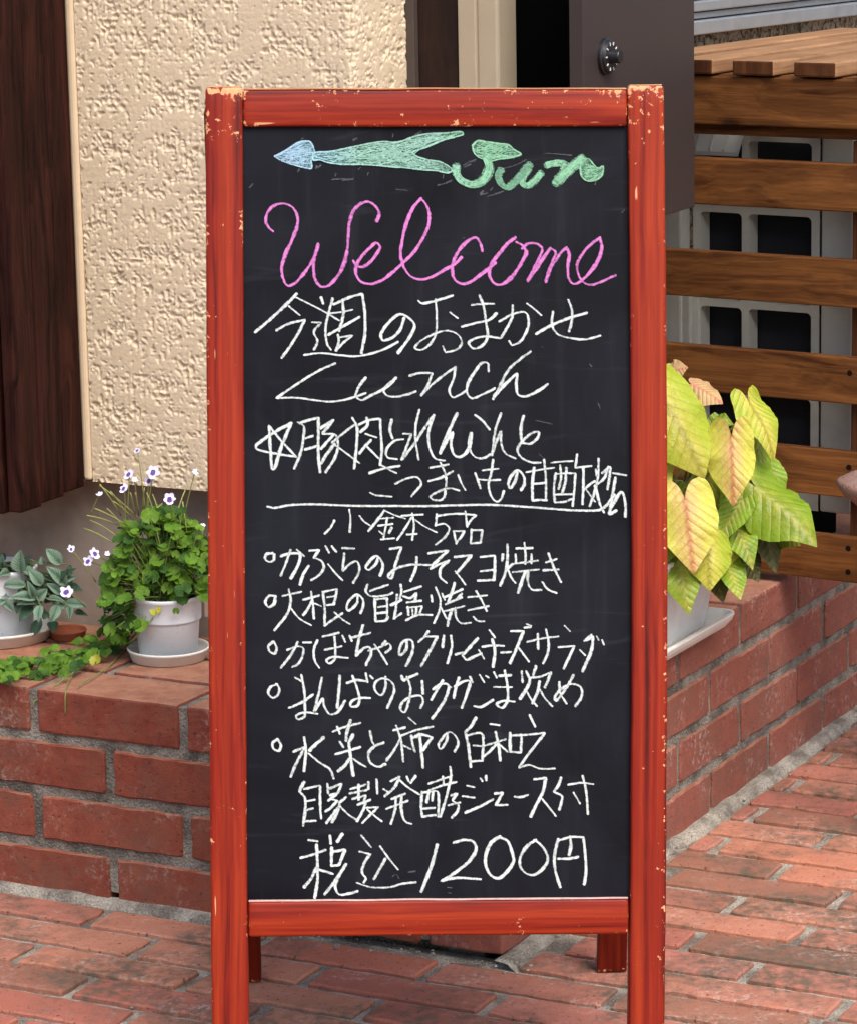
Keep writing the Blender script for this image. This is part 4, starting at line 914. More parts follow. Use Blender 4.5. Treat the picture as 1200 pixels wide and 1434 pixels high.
# ================================================================ plants and pots
ZL = 3*HP + CH + 0.0005          # top of the brick ledge
M_pot = mat_plain('white_pot_plastic', (0.70, 0.73, 0.77), 0.45, 0.4, nscale=20, namt=0.06, speck=0.5, grime=0.12)
M_tray = mat_plain('white_tray_plastic', (0.74, 0.73, 0.68), 0.45, 0.4, nscale=20, namt=0.08, speck=0.25, grime=0.2)
M_soil = mat_mortar('potting_soil', (0.03, 0.02, 0.014), (0.06, 0.04, 0.028))
M_terra = mat_plain('terracotta', (0.30, 0.09, 0.045), 0.85, 0.2, nscale=40, namt=0.2)
def vadd(*a): return np.array([sum(q[i] for q in a) for i in range(3)])
VD = unit(_fw)                                     # towards the scene
def T(o): return Matrix.Translation(Vector(o))
def saucer(o, r, label, mat=None, name='saucer', h=0.017):
    m = MB(); m.lathe([(0.0, 0.0), (r*0.86, 0.0), (r*0.90, 0.001), (r*0.965, h*0.8), (r*0.995, h*0.86), (r, h), (r*0.985, h+0.0012), (r*0.955, h), (r*0.93, h*0.75), (r*0.87, 0.0035), (0, 0.003)], 64)
    return tag(m.build(name, mat or M_tray, None, T(o), smooth=True, ), label, 'saucer')
def round_pot(root, r, h, loc):
    m = MB(); b = r*0.86
    m.lathe([(0, 0.0), (b-0.004, 0.0), (b, 0.002), (r*0.945, h*0.60), (r*0.952, h*0.605), (r*1.0, h*0.615), (r*1.005, h*0.635), (r*1.02, h*0.93), (r*1.05, h*0.945), (r*1.055, h*0.985), (r*1.045, h), (r*0.99, h), (r*0.98, h*0.97), (r*0.94, h*0.6), (b-0.006, 0.006), (0, 0.006)], 64)
    m.build('pot', M_pot, root, T(loc), smooth=True)
    s_ = MB(); n = 40; vs = [(0, 0, h*0.86)] + [(r*0.97*q*math.cos(2*math.pi*i/n), r*0.97*q*math.sin(2*math.pi*i/n), h*0.86+0.004*noise.noise(Vector((i*.4, q*5, r*40)))) for q in (0.5, 1.0) for i in range(n)]
    s_.add(vs, [(0, 1+i, 1+(i+1) % n) for i in range(n)] + [(1+i, 1+n+i, 1+n+(i+1) % n, 1+(i+1) % n) for i in range(n)])
    s_.build('soil', M_soil, root, T(loc), smooth=True)

def on_view(x, y, q, off=0.0):      # picture point at the depth of q (off nearer)
    return on_plane(x, y, np.array(q) - VD*off, VD)
# ---- leaf makers (UV u across, v along)
def blade(mb, base, tip, width, nrm, bend=0.15, fold=0.15, prof=None, n=9, m=3, mi=0, wav=0.0, lobe=0.0, twist=0.0):
    base, tip = np.array(base), np.array(tip); ax = tip-base; L = np.linalg.norm(ax); ax = ax/L
    nrm = unit(nrm - ax*np.dot(nrm, ax)); sd_ = np.cross(ax, nrm)
    prof = prof or (lambda t: math.sin(math.pi*min(1, t**0.75))**0.8)
    vs = []; uv = []; ph = random.uniform(0, 9)
    for i in range(n+1):
        t = i/n; w = width/2*prof(t)
        c = base + ax*L*t + nrm*(bend*L*(math.sin(math.pi*t)*0.5 - t*t*0.5))
        for j in range(-m, m+1):
            k = j/m
            lift = -fold*abs(k)**1.4*w*1.6 + wav*L*math.sin(ph+t*11+k*1.3)*abs(k)
            back = -lobe*L*abs(k)**1.3*(1-t)**2
            vs.append(c + sd_*w*k + nrm*lift + ax*back + nrm*twist*w*k); uv.append((0.5+k*0.5, t))
    q = 2*m+1
    mb.add(vs, [(i*q+j, i*q+j+1, (i+1)*q+j+1, (i+1)*q+j) for i in range(n) for j in range(q-1)], uv, mi)
def arrowleaf(name, parent, base, tip, width, nrm, mat, lobe=0.42, bend=0.2, fold=0.18, tw=0.0):
    """arrowhead leaf: two rounded basal lobes, broad shoulders, pointed tip; gently puckered between the veins"""
    base, tip = np.array(base), np.array(tip); ax = tip-base; L = np.linalg.norm(ax); ax = ax/L
    nrm = unit(nrm - ax*np.dot(nrm, ax)); sdv = np.cross(ax, nrm)
    ci = inv(parent); mb = MB(); n, m = 34, 10; vs = []; uv = []; ph = random.uniform(0, 9); curl = random.uniform(-0.2, 1.6); cup = random.choice((-1, 1))*random.uniform(0.2, 1.0)
    def span(t):       # inner and outer edge of a half leaf at v=t in [-lobe, 1], as fractions of the width
        if t < 0:
            q = -t/lobe; ht = 0.235*math.sqrt(max(0, 1-q**2.4)); xc = 0.235+0.02*q
            return max(0.0, xc-ht-0.02*(1-q)), xc+ht
        u = min(1, t/0.30); o_ = 0.47+0.03*math.sin(u*math.pi)
        if t > 0.30: u = (t-0.30)/0.70; o_ = 0.47*(1-u)**0.85*(1+0.42*u*(1-u)*2*(1-u))
        return 0.0, o_
    for i in range(n+1):
        t = -lobe + (1+lobe)*i/n
        inn, h_ = span(t); inn *= width; h_ *= width
        for s_ in (-1, 1):
            for j in range(m+1):
                k = j/m; x = inn + (max(h_, inn+0.0004)-inn)*k
                a = x/(width*0.5+1e-6)
                pk = math.sin((t*8.0 - a*2.4)*2*math.pi*0.9)*0.0075*L*min(1, a*2.5)*(0.4+0.6*math.sin(math.pi*min(1, max(0, (t+lobe)/(1+lobe)))))
                z = bend*L*(0.25-(t-0.3)**2*0.9) - 0.30*curl*L*max(0, t-0.35)**2 + 0.35*curl*L*min(0, t)**2*2 + 0.30*cup*width*a*a*(0.5 if t < 0.2 else 1-t) - fold*abs(a)**1.3*width*0.5 + pk + 0.05*L*math.sin(ph+t*7+s_*1.7)*a + 0.024*L*math.sin(ph*2+t*17+s_)*a*a
                p = base + ax*L*t + sdv*s_*x + nrm*(z + tw*s_*x)
                vs.append(ci(p)); uv.append((0.5+0.5*s_*min(1, a), (t+lobe)/(1+lobe)))
    q = 2*(m+1)
    fs = []
    for i in range(n):
        for b in (0, m+1):
            for j in range(m): fs.append((i*q+b+j, i*q+b+j+1, (i+1)*q+b+j+1, (i+1)*q+b+j))
        t = -lobe + (1+lobe)*(i+0.5)/n
        if t >= 0: fs.append((i*q, (i+1)*q, (i+1)*q+m+1, i*q+m+1))
    mb.add(vs, fs, uv)
    o = mb.build(name, mat, parent, smooth=True)
    bm = bmesh.new(); bm.from_mesh(o.data); bmesh.ops.remove_doubles(bm, verts=bm.verts[:], dist=0.00012); bmesh.ops.recalc_face_normals(bm, faces=bm.faces[:]); bm.to_mesh(o.data); bm.free()
    return o

# ================================================================ right: arrowhead plant in a white trough
TS = 0.080; TT0, TT1 = 0.13, None
ctr_edge = to_st(on_z(1034, 862, ZL+0.012)); 
s_f = ctr_edge[0]; TT1 = ctr_edge[1]
tr_w, tr_l = 0.155, 0.46
tc = st(s_f+tr_w/2, TT1-tr_l/2, ZL)
FRT = (DR, DL, ZZ)            # long axis along the wall
def rrect(hx, hy, r, n=6):
    return [(cx+r*math.cos(R(a+90*i/n)), cy+r*math.sin(R(a+90*i/n))) for cx, cy, a in ((hx-r, hy-r, 0), (-hx+r, hy-r, 90), (-hx+r, -hy+r, 180), (hx-r, -hy+r, 270)) for i in range(n+1)]
def rshell(mb, levels, n=6):
    vs = []; k = 4*(n+1)
    for hx, hy, r, z in levels: vs += [(x, y, z) for x, y in rrect(hx, hy, r, n)]
    fs = [(l*k+i, l*k+(i+1) % k, (l+1)*k+(i+1) % k, (l+1)*k+i) for l in range(len(levels)-1) for i in range(k)]
    fs.append(tuple(range(k-1, -1, -1))); fs.append(tuple((len(levels)-1)*k+i for i in range(k)))
    mb.add(vs, fs)
WT = frame(tc, DR, -DL*-1 if False else DL, ZZ)
# DR x DL = -Z, so use (DR, -DL... ) ordering that is right-handed
WT = frame(tc, DR, np.cross(ZZ, DR), ZZ)
ty = MB(); a, b = tr_l/2, tr_w/2
rshell(ty, [(a-0.012, b-0.012, 0.012, 0.0), (a-0.004, b-0.004, 0.014, 0.010), (a-0.001, b-0.001, 0.020, 0.016), (a, b, 0.021, 0.0175), (a, b, 0.021, 0.0205), (a-0.005, b-0.005, 0.017, 0.0205), (a-0.012, b-0.012, 0.013, 0.0045)])
tag(ty.build('tray', M_tray, None, WT, smooth=False), 'cream rectangular drip tray under the white trough on the brick ledge', 'tray')
trough = empty('potted_arrowhead_plant', frame(tc+ZZ*0.0048, DR, np.cross(ZZ, DR), ZZ), 'yellow-green and pink arrowhead-leaved plant in a white rectangular trough right of the blackboard', 'potted plant')
tp = MB(); rshell(tp, [(a-0.036, b-0.032, 0.024, 0.0), (a-0.034, b-0.030, 0.026, 0.004), (a-0.018, b-0.014, 0.034, 0.100), (a-0.014, b-0.010, 0.034, 0.101), (a-0.012, b-0.008, 0.034, 0.125), (a-0.009, b-0.005, 0.019, 0.126), (a-0.009, b-0.005, 0.019, 0.131), (a-0.014, b-0.010, 0.016, 0.131), (a-0.018, b-0.014, 0.016, 0.105)])
M_trough = mat_plain('white_trough', (0.76, 0.76, 0.75), 0.5, 0.35, nscale=14, namt=0.08, speck=0.3, grime=0.3)
tp.build('trough', M_trough, trough)
sl = MB(); sl.box((0, 0, 0.107), (tr_l-0.045, tr_w-0.036, 0.012)); sl.build('soil', M_soil, trough)
YG = mat_leaf('leaf_yellow_green', (0.44, 0.44, 0.04), (0.62, 0.56, 0.10), (0.22, 0.17, 0.02), 0.6, rough=0.36, trans=0.15, edgec=(0.33, 0.41, 0.03))
PK = mat_leaf('leaf_pink_yellow', (0.58, 0.38, 0.13), (0.60, 0.47, 0.11), (0.38, 0.09, 0.05), 0.65, rough=0.36, trans=0.12, edgec=(0.50, 0.50, 0.06))
PK2 = mat_leaf('leaf_pink', (0.60, 0.34, 0.18), (0.62, 0.45, 0.18), (0.52, 0.15, 0.11), 0.7, rough=0.5, trans=0.18)
GR = mat_leaf('leaf_green', (0.17, 0.27, 0.018), (0.40, 0.45, 0.05), (0.40, 0.36, 0.08), 0.5, rough=0.36, trans=0.15, edgec=(0.19, 0.31, 0.02))
DK = mat_leaf('leaf_olive_shaded', (0.06, 0.07, 0.015), (0.12, 0.115, 0.03), (0.16, 0.13, 0.05), 0.5, rough=0.55, trans=0.15)  # olive darkened, shadow among the leaves put into the colour
cen = st(s_f+tr_w/2, TT1-0.16, ZL+0.13)
TOCAM = -VD; UP = np.array([0, 0, 1.0]); RT = CR
LV = [  # attach px, tip px, width px, depth of attach / tip (nearer +), normal tilt (right, up), material, lobe, label
 ((938, 577), (988, 668), 92, 0.09, 0.11, (0.10, 0.35), YG, 0.66, 'big yellow-green leaf beside the frame'),
 ((972, 541), (1012, 562), 44, 0.05, 0.07, (0.3, 0.8), PK2, 0.35, 'small pink leaf at the top'),
 ((1024, 626), (1027, 707), 60, 0.10, 0.12, (0.0, 0.30), PK, 0.52, 'pink and yellow leaf in the middle'),
 ((1052, 572), (1089, 637), 54, 0.03, 0.06, (0.45, 0.25), YG, 0.40, None),
 ((1072, 696), (1145, 758), 84, 0.05, 0.09, (0.25, 0.45), GR, 0.62, 'large green leaf at the right'),
 ((960, 713), (971, 803), 78, 0.12, 0.14, (-0.1, 0.35), PK, 0.50, 'pinkish yellow leaf above the trough rim'),
 ((990, 757), (994, 826), 66, 0.10, 0.125, (0.1, 0.3), YG, 0.25, None),
 ((950, 780), (963, 855), 58, 0.085, 0.13, (-0.15, 0.2), GR, 0.30, 'green leaf hanging over the trough'),
 ((1034, 708), (1003, 762), 40, 0.06, 0.08, (-0.2, 0.3), GR, 0.35, None),
 ((1032, 745), (1056, 791), 40, 0.05, 0.08, (0.3, 0.3), GR, 0.45, None),
 ((1018, 792), (1037, 838), 40, 0.05, 0.09, (0.2, 0.1), GR, 0.35, None),
 ((1062, 728), (1087, 802), 54, 0.0, 0.03, (0.35, 0.2), DK, 0.4, 'olive leaf coloured dark for the shade'),
 ((1004, 592), (1027, 594), 26, 0.03, 0.04, (0.0, 1.2), GR, 0.3, None),
 ((990, 612), (1000, 725), 40, 0.02, 0.03, (-0.5, 0.1), GR, 0.3, None),
 ((1080, 735), (1117, 764), 50, 0.0, 0.03, (0.1, -0.4), GR, 0.3, None),
 ((968, 690), (985, 745), 46, 0.03, 0.05, (0.2, 0.2), GR, 0.4, None),
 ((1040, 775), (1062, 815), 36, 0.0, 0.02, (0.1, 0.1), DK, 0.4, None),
 ((1058, 610), (1068, 690), 46, 0.0, 0.02, (0.6, 0.2), GR, 0.4, None),
 ((1000, 655), (990, 740), 50, -0.02, 0.0, (-0.2, 0.4), GR, 0.4, None),
 ((1046, 640), (1060, 720), 50, -0.02, -0.01, (0.3, 0.3), GR, 0.45, None),
 ((1020, 740), (1012, 800), 50, 0.03, 0.06, (0.0, 0.3), YG, 0.45, None),
 ((978, 610), (1006, 690), 50, 0.0, 0.02, (0.2, 0.2), GR, 0.45, None),
 ((1068, 650), (1100, 715), 46, -0.02, 0.0, (0.4, 0.4), GR, 0.5, None),
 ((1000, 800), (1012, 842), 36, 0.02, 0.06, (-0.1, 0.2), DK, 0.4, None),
 ((905, 560), (890, 640), 80, 0.04, 0.06, (-0.3, 0.3), YG, 0.5, None),
 ((900, 660), (880, 740), 80, 0.06, 0.09, (-0.2, 0.3), PK, 0.5, None),
 ((915, 740), (905, 815), 70, 0.08, 0.10, (-0.2, 0.3), GR, 0.5, None),
 ((935, 524), (962, 514), 40, 0.03, 0.05, (0.1, 0.9), PK2, 0.4, None),
]
itq = inv(trough)
stalks = MB()
for (ap, tpx, wd, d0, d1, tl, mt, lb, lab) in LV:
    A_ = on_view(*ap, cen, d0); T_ = on_view(*tpx, cen, d1); dist = np.dot(A_-CO, VD); wm = wd*1.14*dist/F_PX
    nn = unit(TOCAM + RT*tl[0] + UP*tl[1])
    o = arrowleaf('leaf', trough, A_, T_, wm, nn, mt, lobe=lb, bend=random.uniform(0.10, 0.28), fold=random.uniform(0.05, 0.45), tw=random.uniform(-0.15, 0.15))
    if lab: o['label'] = lab
    root = st(s_f+tr_w/2+random.uniform(-.02, .02), TT1-0.16+random.uniform(-.05, .05), ZL+0.115)
    mid = (root+A_)/2 + UP*0.03 - TOCAM*0.02; a2 = A_ - nn*0.008
    pts = [np.array(root)*(1-t)**2 + 2*mid*t*(1-t) + a2*t*t for t in [i/10 for i in range(11)]]
    stalks.tube([itq(p) for p in pts], [0.0028-0.0012*i/10 for i in range(11)], 7)
stalks.build('stalks', mat_plain('stalk_green', (0.22, 0.26, 0.06), 0.5, 0.4), trough, smooth=True)

# ================================================================ left: flowering violet in a round white pot
vc_ = on_z(237, 922, ZL); 
pr = 0.0435
scl = np.dot(vc_-CO, VD)/F_PX
saucer(vc_, 58*scl, 'white round saucer under the flowering violet pot, left of the blackboard')
vp = vc_ + ZZ*0.0042
violet = empty('potted_violet', T(vp), 'bushy green violet with white and purple flowers in a round white pot', 'potted plant')
iv = inv(violet)
PH = 0.088
round_pot(violet, 47.5*scl, PH, (0, 0, 0))
VL = mat_leaf('violet_leaf', (0.085, 0.21, 0.012), (0.20, 0.37, 0.03), (0.20, 0.36, 0.07), 0.25, rough=0.45, trans=0.22)
VLY = mat_leaf('violet_leaf_yellow', (0.40, 0.40, 0.03), (0.50, 0.46, 0.05), None, 0.3, trans=0.2)
VLD = mat_leaf('violet_leaf_shaded', (0.030, 0.095, 0.012), (0.075, 0.19, 0.022), (0.10, 0.2, 0.04), 0.2, rough=0.5, trans=0.2)  # darker copy: shade inside the mound put into the green, plus some variety
def kidney(mb, c, nrm, up, r, mi=0):
    """round kidney leaf with a notch at the stalk, scalloped rim, dished"""
    nrm = unit(nrm); x = unit(np.cross(up, nrm)); y = np.cross(nrm, x); n = 20; vs = [iv_(c)]; uv = [(0.5, 0.0)]; dish = random.uniform(0.10, 0.38); ph = random.uniform(0, 6)
    for q in (0.35, 0.7, 1.0):
        for i in range(n+1):
            a = -math.pi*0.90 + 2*math.pi*0.90*i/n            # 0 points along +y
            rr = r*q*(1+0.07*math.cos(a*9)*(q == 1.0))*(1.0-0.10*abs(a)/math.pi)
            wob = 0.10*math.sin(a*3+ph)*q*q
            vs.append(iv_(c + x*rr*math.sin(a) + y*(rr*math.cos(a)+0.25*r*0) + nrm*r*(dish*q*q + wob))); uv.append((0.5+0.5*math.sin(a)*q, 0.5+0.5*q*math.cos(a)))
    fs = [(0, 1+i, 2+i) for i in range(n)]
    for k in range(2):
        for i in range(n): fs.append((1+k*(n+1)+i, 1+(k+1)*(n+1)+i, 2+(k+1)*(n+1)+i, 2+k*(n+1)+i))
    mb.add(vs, fs, uv, mi)
iv_ = iv
fol = MB(); stm = MB()
pc = vp + ZZ*PH*0.95
rs_ = random.Random(11)
def gv(): return np.array([rs_.gauss(0, 1), rs_.gauss(0, 1), rs_.gauss(0, 1)])
def mound_ok(x, y):      # outline of the mound in the picture
    if y < 712 or y > 892: return False
    lo = 150 + max(0, (790-y))*0.30 - max(0, y-800)*0.10; lo = max(lo, 122)
    hi = 306 - max(0, 760-y)*1.15
    if y > 838 and x > 206 and not (y < 868 and (238 < x < 264 or x < 216)): return False
    if y > 882 and x > 182: return False
    if y > 862 and x > 200: return False
    top = 712 + (abs(x-232)/75)**2*42
    return lo < x < hi and y > top
leaves_n = 0
while leaves_n < 520:
    x, y = rs_.uniform(118, 315), rs_.uniform(705, 892)
    if not mound_ok(x, y): continue
    dep = rs_.uniform(-0.075, 0.058)
    ell = ((x-228)/105)**2 + ((y-800)/100)**2 + ((dep-0.0)/0.085)**2
    if ell > (1.12 if y < 820 else 1.4): continue
    p = on_view(x, y, pc, dep)
    if p[2] < ZL+0.006: continue
    out = unit(p - (pc + ZZ*-0.01)); nr = unit(out*0.7 + TOCAM*0.65 + UP*0.55 + gv()*0.48)
    r = rs_.uniform(0.0060, 0.0135)*(0.85 if y > 850 else 1.0)
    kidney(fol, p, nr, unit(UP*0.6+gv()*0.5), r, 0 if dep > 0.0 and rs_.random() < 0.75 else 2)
    base = pc + np.array([rs_.gauss(0, .012), rs_.gauss(0, .012), -0.006]); md = base*0.45+p*0.55 + UP*0.012
    if rs_.random() < 0.6: stm.tube([iv(base*(1-t)**2+2*md*t*(1-t)+(p-nr*0.001)*t*t) for t in (0, .25, .5, .75, 1)], 0.00075, 5)
    leaves_n += 1
# straggling runners over the ledge towards the left
def leaf_at(x, y, q, off, r, mi=0):
    p = on_view(x, y, q, off)
    if p[2] < ZL+0.003: p = on_z(x, y, ZL+rs_.uniform(0.004, 0.012))
    kidney(fol, p, unit(TOCAM*0.8+UP*0.8+gv()*0.35), unit(UP+gv()*0.5), r, mi); return p
led = on_z(100, 935, ZL+0.008)
for k in range(150):
    t = rs_.random()**0.8; x = 185-190*t + rs_.gauss(0, 8); y = 893+52*t**0.8 + rs_.gauss(0, 9)*(0.7+0.6*t)
    if x < 60 and y < 916: y = rs_.uniform(918, 955)
    if y > 958: y = rs_.uniform(930, 956)
    if x > 186: continue
    p = on_z(x, y, ZL + rs_.uniform(0.004, 0.016)*(1 if y > 900 else 2.2))
    kidney(fol, p, unit(TOCAM*0.55+UP*0.9+gv()*0.35), unit(UP+gv()*0.6), rs_.uniform(0.0055, 0.0100), 0 if rs_.random() < 0.8 else 2)
for x, y in ((219, 855), (135, 926)): leaf_at(x, y, pc, 0.045, 0.009, 1)
for run in ([(215, 865), (190, 893), (165, 905), (130, 925), (85, 955), (45, 985)], [(176, 898), (140, 915), (105, 940)], [(150, 905), (115, 920), (70, 938), (20, 950)], [(120, 930), (100, 948), (92, 975), (92, 1000)], [(200, 870), (178, 905), (150, 935), (110, 960)]):
    pts = []
    for x, y in run:
        q = on_z(x, y, ZL+0.005)
        s1, t1 = to_st(q)
        if t1 < 0.0: q = on_t(x, y, -0.003)
        elif y < 895: q = on_view(x, y, pc, 0.04)
        pts.append(q)
    Lp = catmull(pts, 0.004); stm.tube([iv(p) for p in Lp], 0.0009, 5)
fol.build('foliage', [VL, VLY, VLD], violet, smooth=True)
stm.build('stems', mat_plain('violet_stem', (0.20, 0.26, 0.07), 0.5, 0.3), violet, smooth=True)
# bare flower stalks and flowers
M_pet = mat_plain('petal_white', (0.74, 0.71, 0.86), 0.6, 0.2, namt=0.05)
M_pur = mat_plain('petal_purple', (0.12, 0.055, 0.28), 0.6, 0.2, namt=0.1)
M_fst = mat_plain('flower_stalk', (0.28, 0.30, 0.085), 0.5, 0.3)
st_b = MB()
for x0, y0, x1, y1 in ((193, 724, 140, 680), (170, 722, 140, 678), (178, 720, 155, 688), (190, 722, 183, 690), (195, 720, 190, 690), (200, 716, 203, 683), (222, 735, 206, 690), (226, 728, 214, 692), (185, 740, 133, 712), (165, 735, 122, 722), (163, 750, 127, 729), (156, 759, 118, 740), (185, 725, 159, 702), (212, 725, 228, 705), (247, 724, 260, 686), (262, 745, 256, 702), (170, 735, 150, 712), (231, 780, 238, 756)):
    p = on_view(x0, y0, pc, 0.02); q = on_view(x1, y1, pc, 0.02+rs_.uniform(-.02, .03)); c = (p+q)/2 + UP*0.004
    st_b.tube([iv(p*(1-t)**2+2*c*t*(1-t)+q*t*t) for t in (0, .25, .5, .75, 1)], 0.0010, 5)
st_b.build('bare_stalks', M_fst, violet, smooth=True)
def flower(x, y, r_px, yaw, pit, rot=0.0, off=0.03, foot=None):
    bud = r_px <= 6
    r = r_px*scl*0.86; c = on_view(x, y, pc, off); nr = unit(TOCAM + RT*yaw + UP*pit); xx = unit(np.cross(UP, nr)); yy = np.cross(nr, xx)
    o = MB()
    for ang, w, L in ((28, 0.62, 1.0), (-28, 0.62, 1.0), (100, 0.52, 0.95), (-100, 0.52, 0.95), (180, 0.80, 0.95)):
        a = R(ang)+rot+random.gauss(0, .12); w *= random.uniform(.8, 1.15); L *= random.uniform(.82, 1.1); d = xx*math.sin(a)+yy*math.cos(a)
        sub = MB(); blade(sub, c+d*r*0.10, c+d*r*L+nr*r*0.12, r*w*1.25, nr, bend=-0.15, fold=0.1, prof=lambda t: math.sin(math.pi*min(1, 0.12+0.80*t))**0.75, n=6, m=2)
        o.add([iv(v) for v in sub.v], sub.f, None, 0)
        sub = MB(); k = 0.50 if ang == 180 else 0.34
        blade(sub, c+d*r*0.04+nr*r*0.07, c+d*r*k+nr*r*0.12, r*w*0.9, nr, bend=-0.15, fold=0.1, n=4, m=2)
        o.add([iv(v) for v in sub.v], sub.f, None, 0 if bud else 1)
    f = o.build('flower', [M_pet, M_pur], violet, smooth=True)
    fx, fy = foot or (x+random.uniform(-6, 6), y+random.uniform(45, 70)); q = on_view(fx, fy, pc, 0.01)
    s_ = MB(); p = c - nr*r*0.2; md = (p+q)/2 + UP*0.004; s_.tube([iv(p*(1-t)**2+2*md*t*(1-t)+q*t*t) for t in (0, .2, .4, .6, .8, 1)], 0.0008, 5); s_.build('flower_stalk', M_fst, f, smooth=True)
for a in ((215, 661, 12, 0.0, 0.2, 0.1, 0.05, (204, 735)), (209, 673, 9, 0.3, -0.2, 0.5, 0.04), (238, 699, 11, 0.05, 0.1, 0, 0.05, (243, 735)), (181, 664, 10, -0.5, 0.4, 0.5, 0.04), (174, 684, 9, -0.7, 0.8, 0.3, 0.05), (189, 672, 6, 0.4, 1.2, 0.2, 0.05),
          (193, 631, 7, -0.8, 0.9, 0.9, 0.03, (205, 720)), (274, 661, 6, 0.9, 0.8, 0.4, 0.04, (258, 725)), (124, 786, 10, -0.4, 0.3, 0.6, 0.06, (155, 800)), (133, 775, 10, 0.5, 0.4, -0.6, 0.06, (160, 795)), (100, 769, 7, 0.4, 0.5, 0.4, 0.04, (135, 815)), (94, 829, 12, -0.1, 0.5, 0.8, 0.075, (120, 850)),
          (140, 692, 6, -0.3, 1.4, 0, 0.03, (127, 722)), (151, 776, 6, 0.2, 1.3, 0, 0.05, (165, 795)), (285, 736, 5, 0.5, 1.3, 0, 0.03)):
    flower(*a)
# ---- steel hook clipped on the rim of the violet's pot
hk = MB(); hp = on_view(291, 843, vp+ZZ*PH, 0.0)
ax3 = (CR, VD, UP)
hpts = [hp+UP*0.012, hp+UP*0.0145+CR*0.001, hp+UP*-0.006+CR*0.0015, hp-UP*0.024+CR*0.0005]
hk.box(hp-UP*0.006, (0.0085, 0.0022, 0.030), ax3); hk.box(hp+UP*0.0092+VD*0.006, (0.0085, 0.014, 0.0018), ax3)
tag(hk.build('pot_hook', mat_plain('bright_steel', (0.75, 0.73, 0.70), 0.25, 0.5, metal=0.9), None, bevel=0.0006), 'small bright metal hook over the rim of the round white violet pot', 'hook')

# ================================================================ far left: grey-green plant in a round white pot
pc1 = on_z(0, 893, ZL); r1 = 81*scl
saucer(pc1, r1, 'white round saucer under the grey-green plant at the left edge', h=0.019)
pp1 = pc1 + ZZ*0.0042
grey = empty('potted_foliage_plant', T(pp1), 'plant with silvery green pointed-oval leaves in a white pot at the left edge', 'potted plant')
ig = inv(grey); PH1 = 0.102
round_pot(grey, 56*scl, PH1, (0, 0, 0))
GL = mat_leaf('silver_green_leaf', (0.10, 0.18, 0.115), (0.17, 0.275, 0.185), (0.03, 0.08, 0.04), 0.85, rough=0.4, trans=0.1, edgec=(0.22, 0.33, 0.24))
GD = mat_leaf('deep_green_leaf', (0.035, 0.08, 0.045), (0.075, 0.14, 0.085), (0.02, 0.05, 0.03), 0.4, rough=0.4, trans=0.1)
lf = MB(); ls = MB()
pc1t = pp1 + ZZ*PH1*0.95
GLV = [((200, 400), (188, 198), 150, 0), ((385, 520), (268, 372), 120, 0), ((562, 330), (425, 182), 125, 0), ((612, 522), (432, 345), 125, 0), ((240, 520), (22, 515), 105, 0), ((330, 645), (103, 618), 110, 0), ((322, 690), (160, 688), 62, 0), ((305, 640), (258, 480), 80, 0), ((335, 645), (432, 555), 110, 0), ((562, 600), (437, 500), 90, 0), ((600, 680), (800, 700), 95, 0), ((440, 645), (592, 660), 62, 0), ((372, 700), (350, 850), 100, 0), ((532, 700), (468, 852), 105, 0), ((640, 720), (640, 822), 70, 0), ((300, 715), (180, 842), 110, 1), ((380, 830), (288, 992), 100, 1), ((480, 850), (492, 952), 105, 1), ((92, 400), (0, 425), 90, 0), ((620, 550), (755, 562), 100, 1), ((640, 330), (655, 492), 60, 1), ((60, 270), (-20, 262), 80, 1), ((412, 325), (378, 258), 80, 0), ((110, 640), (150, 705), 60, 1), ((130, 440), (220, 330), 80, 1), ((470, 480), (400, 420), 90, 1), ((520, 640), (600, 560), 90, 1), ((-60, 430), (-160, 300), 120, 0), ((-90, 560), (-220, 540), 120, 0), ((-30, 480), (-60, 330), 110, 0), ((690, 760), (800, 790), 60, 1), ((430, 760), (400, 830), 80, 1), ((250, 430), (300, 330), 80, 1), ((300, 560), (200, 470), 110, 1), ((450, 560), (520, 470), 100, 1), ((100, 500), (60, 440), 90, 1)]
for k in range(80):
    a_ = rs_.uniform(0, 6.28); x_, y_ = rs_.uniform(-120, 640), rs_.uniform(330, 690); ln_ = rs_.uniform(110, 170)
    if x_ > 420 and y_ < 420: continue
    GLV.append(((x_, y_), (x_+ln_*math.cos(a_), y_+ln_*math.sin(a_)*0.8-30), rs_.uniform(70, 110), 1 if k % 2 else 0))
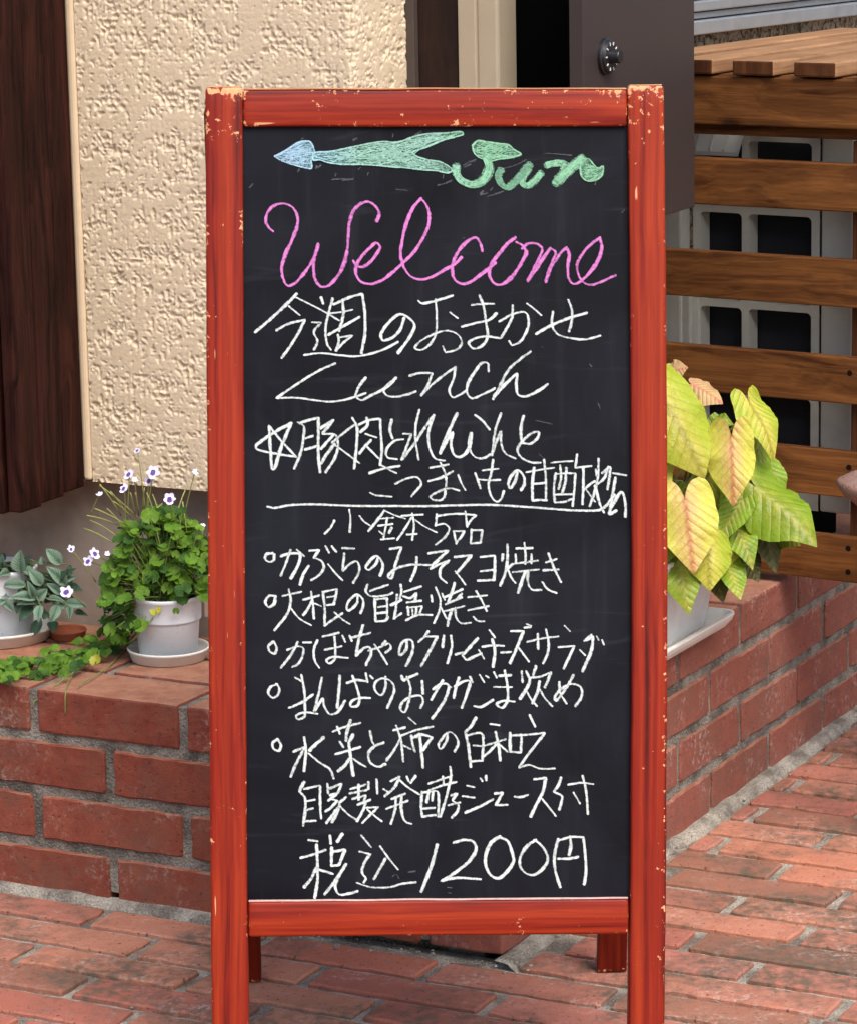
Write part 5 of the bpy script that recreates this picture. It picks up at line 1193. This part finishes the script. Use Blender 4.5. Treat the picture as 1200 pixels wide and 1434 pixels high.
for gi, ((bx, by), (tx_, ty_), w_, kind) in enumerate(GLV):
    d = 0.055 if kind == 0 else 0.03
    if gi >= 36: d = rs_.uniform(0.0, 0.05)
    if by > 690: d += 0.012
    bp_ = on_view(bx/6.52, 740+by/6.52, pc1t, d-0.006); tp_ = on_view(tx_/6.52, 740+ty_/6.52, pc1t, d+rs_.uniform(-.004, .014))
    nr = unit(TOCAM + UP*rs_.uniform(0.2, 0.8) + RT*rs_.uniform(-.35, .35)); sub = MB()
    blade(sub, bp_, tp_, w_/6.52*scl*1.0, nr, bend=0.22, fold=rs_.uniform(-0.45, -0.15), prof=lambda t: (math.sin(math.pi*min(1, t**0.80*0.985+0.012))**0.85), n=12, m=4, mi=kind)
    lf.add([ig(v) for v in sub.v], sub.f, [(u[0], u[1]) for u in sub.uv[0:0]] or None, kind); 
    # keep the leaf's own UVs
    lf.uv[-len(sub.f):] = sub.uv; lf.hasuv = True
    b0 = pc1t + np.array([rs_.gauss(0, .012), rs_.gauss(0, .012), 0]); md = (b0+bp_)/2+UP*0.012
    ls.tube([ig(b0*(1-t)**2+2*md*t*(1-t)+bp_*t*t) for t in (0, .25, .5, .75, 1)], 0.0011, 5)
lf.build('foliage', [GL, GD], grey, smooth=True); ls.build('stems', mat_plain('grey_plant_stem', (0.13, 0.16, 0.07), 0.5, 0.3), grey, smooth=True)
# terracotta saucer with a little dry soil behind the runners
tq = on_z(96, 893, ZL)
saucer(tq, 0.027, 'terracotta saucer between the two white pots, half hidden by runners', M_terra, 'terracotta_saucer', 0.012)

# ================================================================ pinkish stone ornament at the right edge
M_stone = mat_brick('pink_stone', [(0.34, 0.235, 0.205), (0.36, 0.25, 0.22)], dirt=0.2, white=0.2)
sp_ = st(-0.215, 0.62, 0)
tipw = on_view(1172, 678, st(-0.16, 0.62, 0.35))
ocen = tipw + CR*0.085
orn = MB(); n = 40; zt0 = float(tipw[2])
prof = [(0.0, -0.11), (0.018, -0.10), (0.022, -0.060), (0.030, -0.040), (0.058, -0.030), (0.076, -0.014), (0.086, 0.000), (0.082, 0.006), (0.055, 0.016), (0.030, 0.030), (0.012, 0.040), (0, 0.042)]
vs = []
for r_, z_ in prof:
    for i in range(n):
        q = 2*math.pi*i/n; k = 1+0.05*noise.noise(Vector((math.cos(q)*2, math.sin(q)*2, z_*40)))
        vs.append((r_*k*math.cos(q), r_*k*math.sin(q), z_+0.003*noise.noise(Vector((q*2, r_*60, 3)))))
orn.add(vs, [(a*n+i, a*n+(i+1) % n, (a+1)*n+(i+1) % n, (a+1)*n+i) for a in range(len(prof)-1) for i in range(n)])
base_z = -0.11
orn.lathe([(0, -zt0), (0.032, -zt0), (0.031, -zt0+0.02), (0.022, -zt0+0.05), (0.020, -0.13), (0.024, -0.105), (0.0, -0.10)], 32)
tag(orn.build('stone_birdbath', M_stone, None, T((ocen[0], ocen[1], zt0)), smooth=True), 'pinkish stone rim poking in at the right edge in front of the brown slats', 'garden ornament')
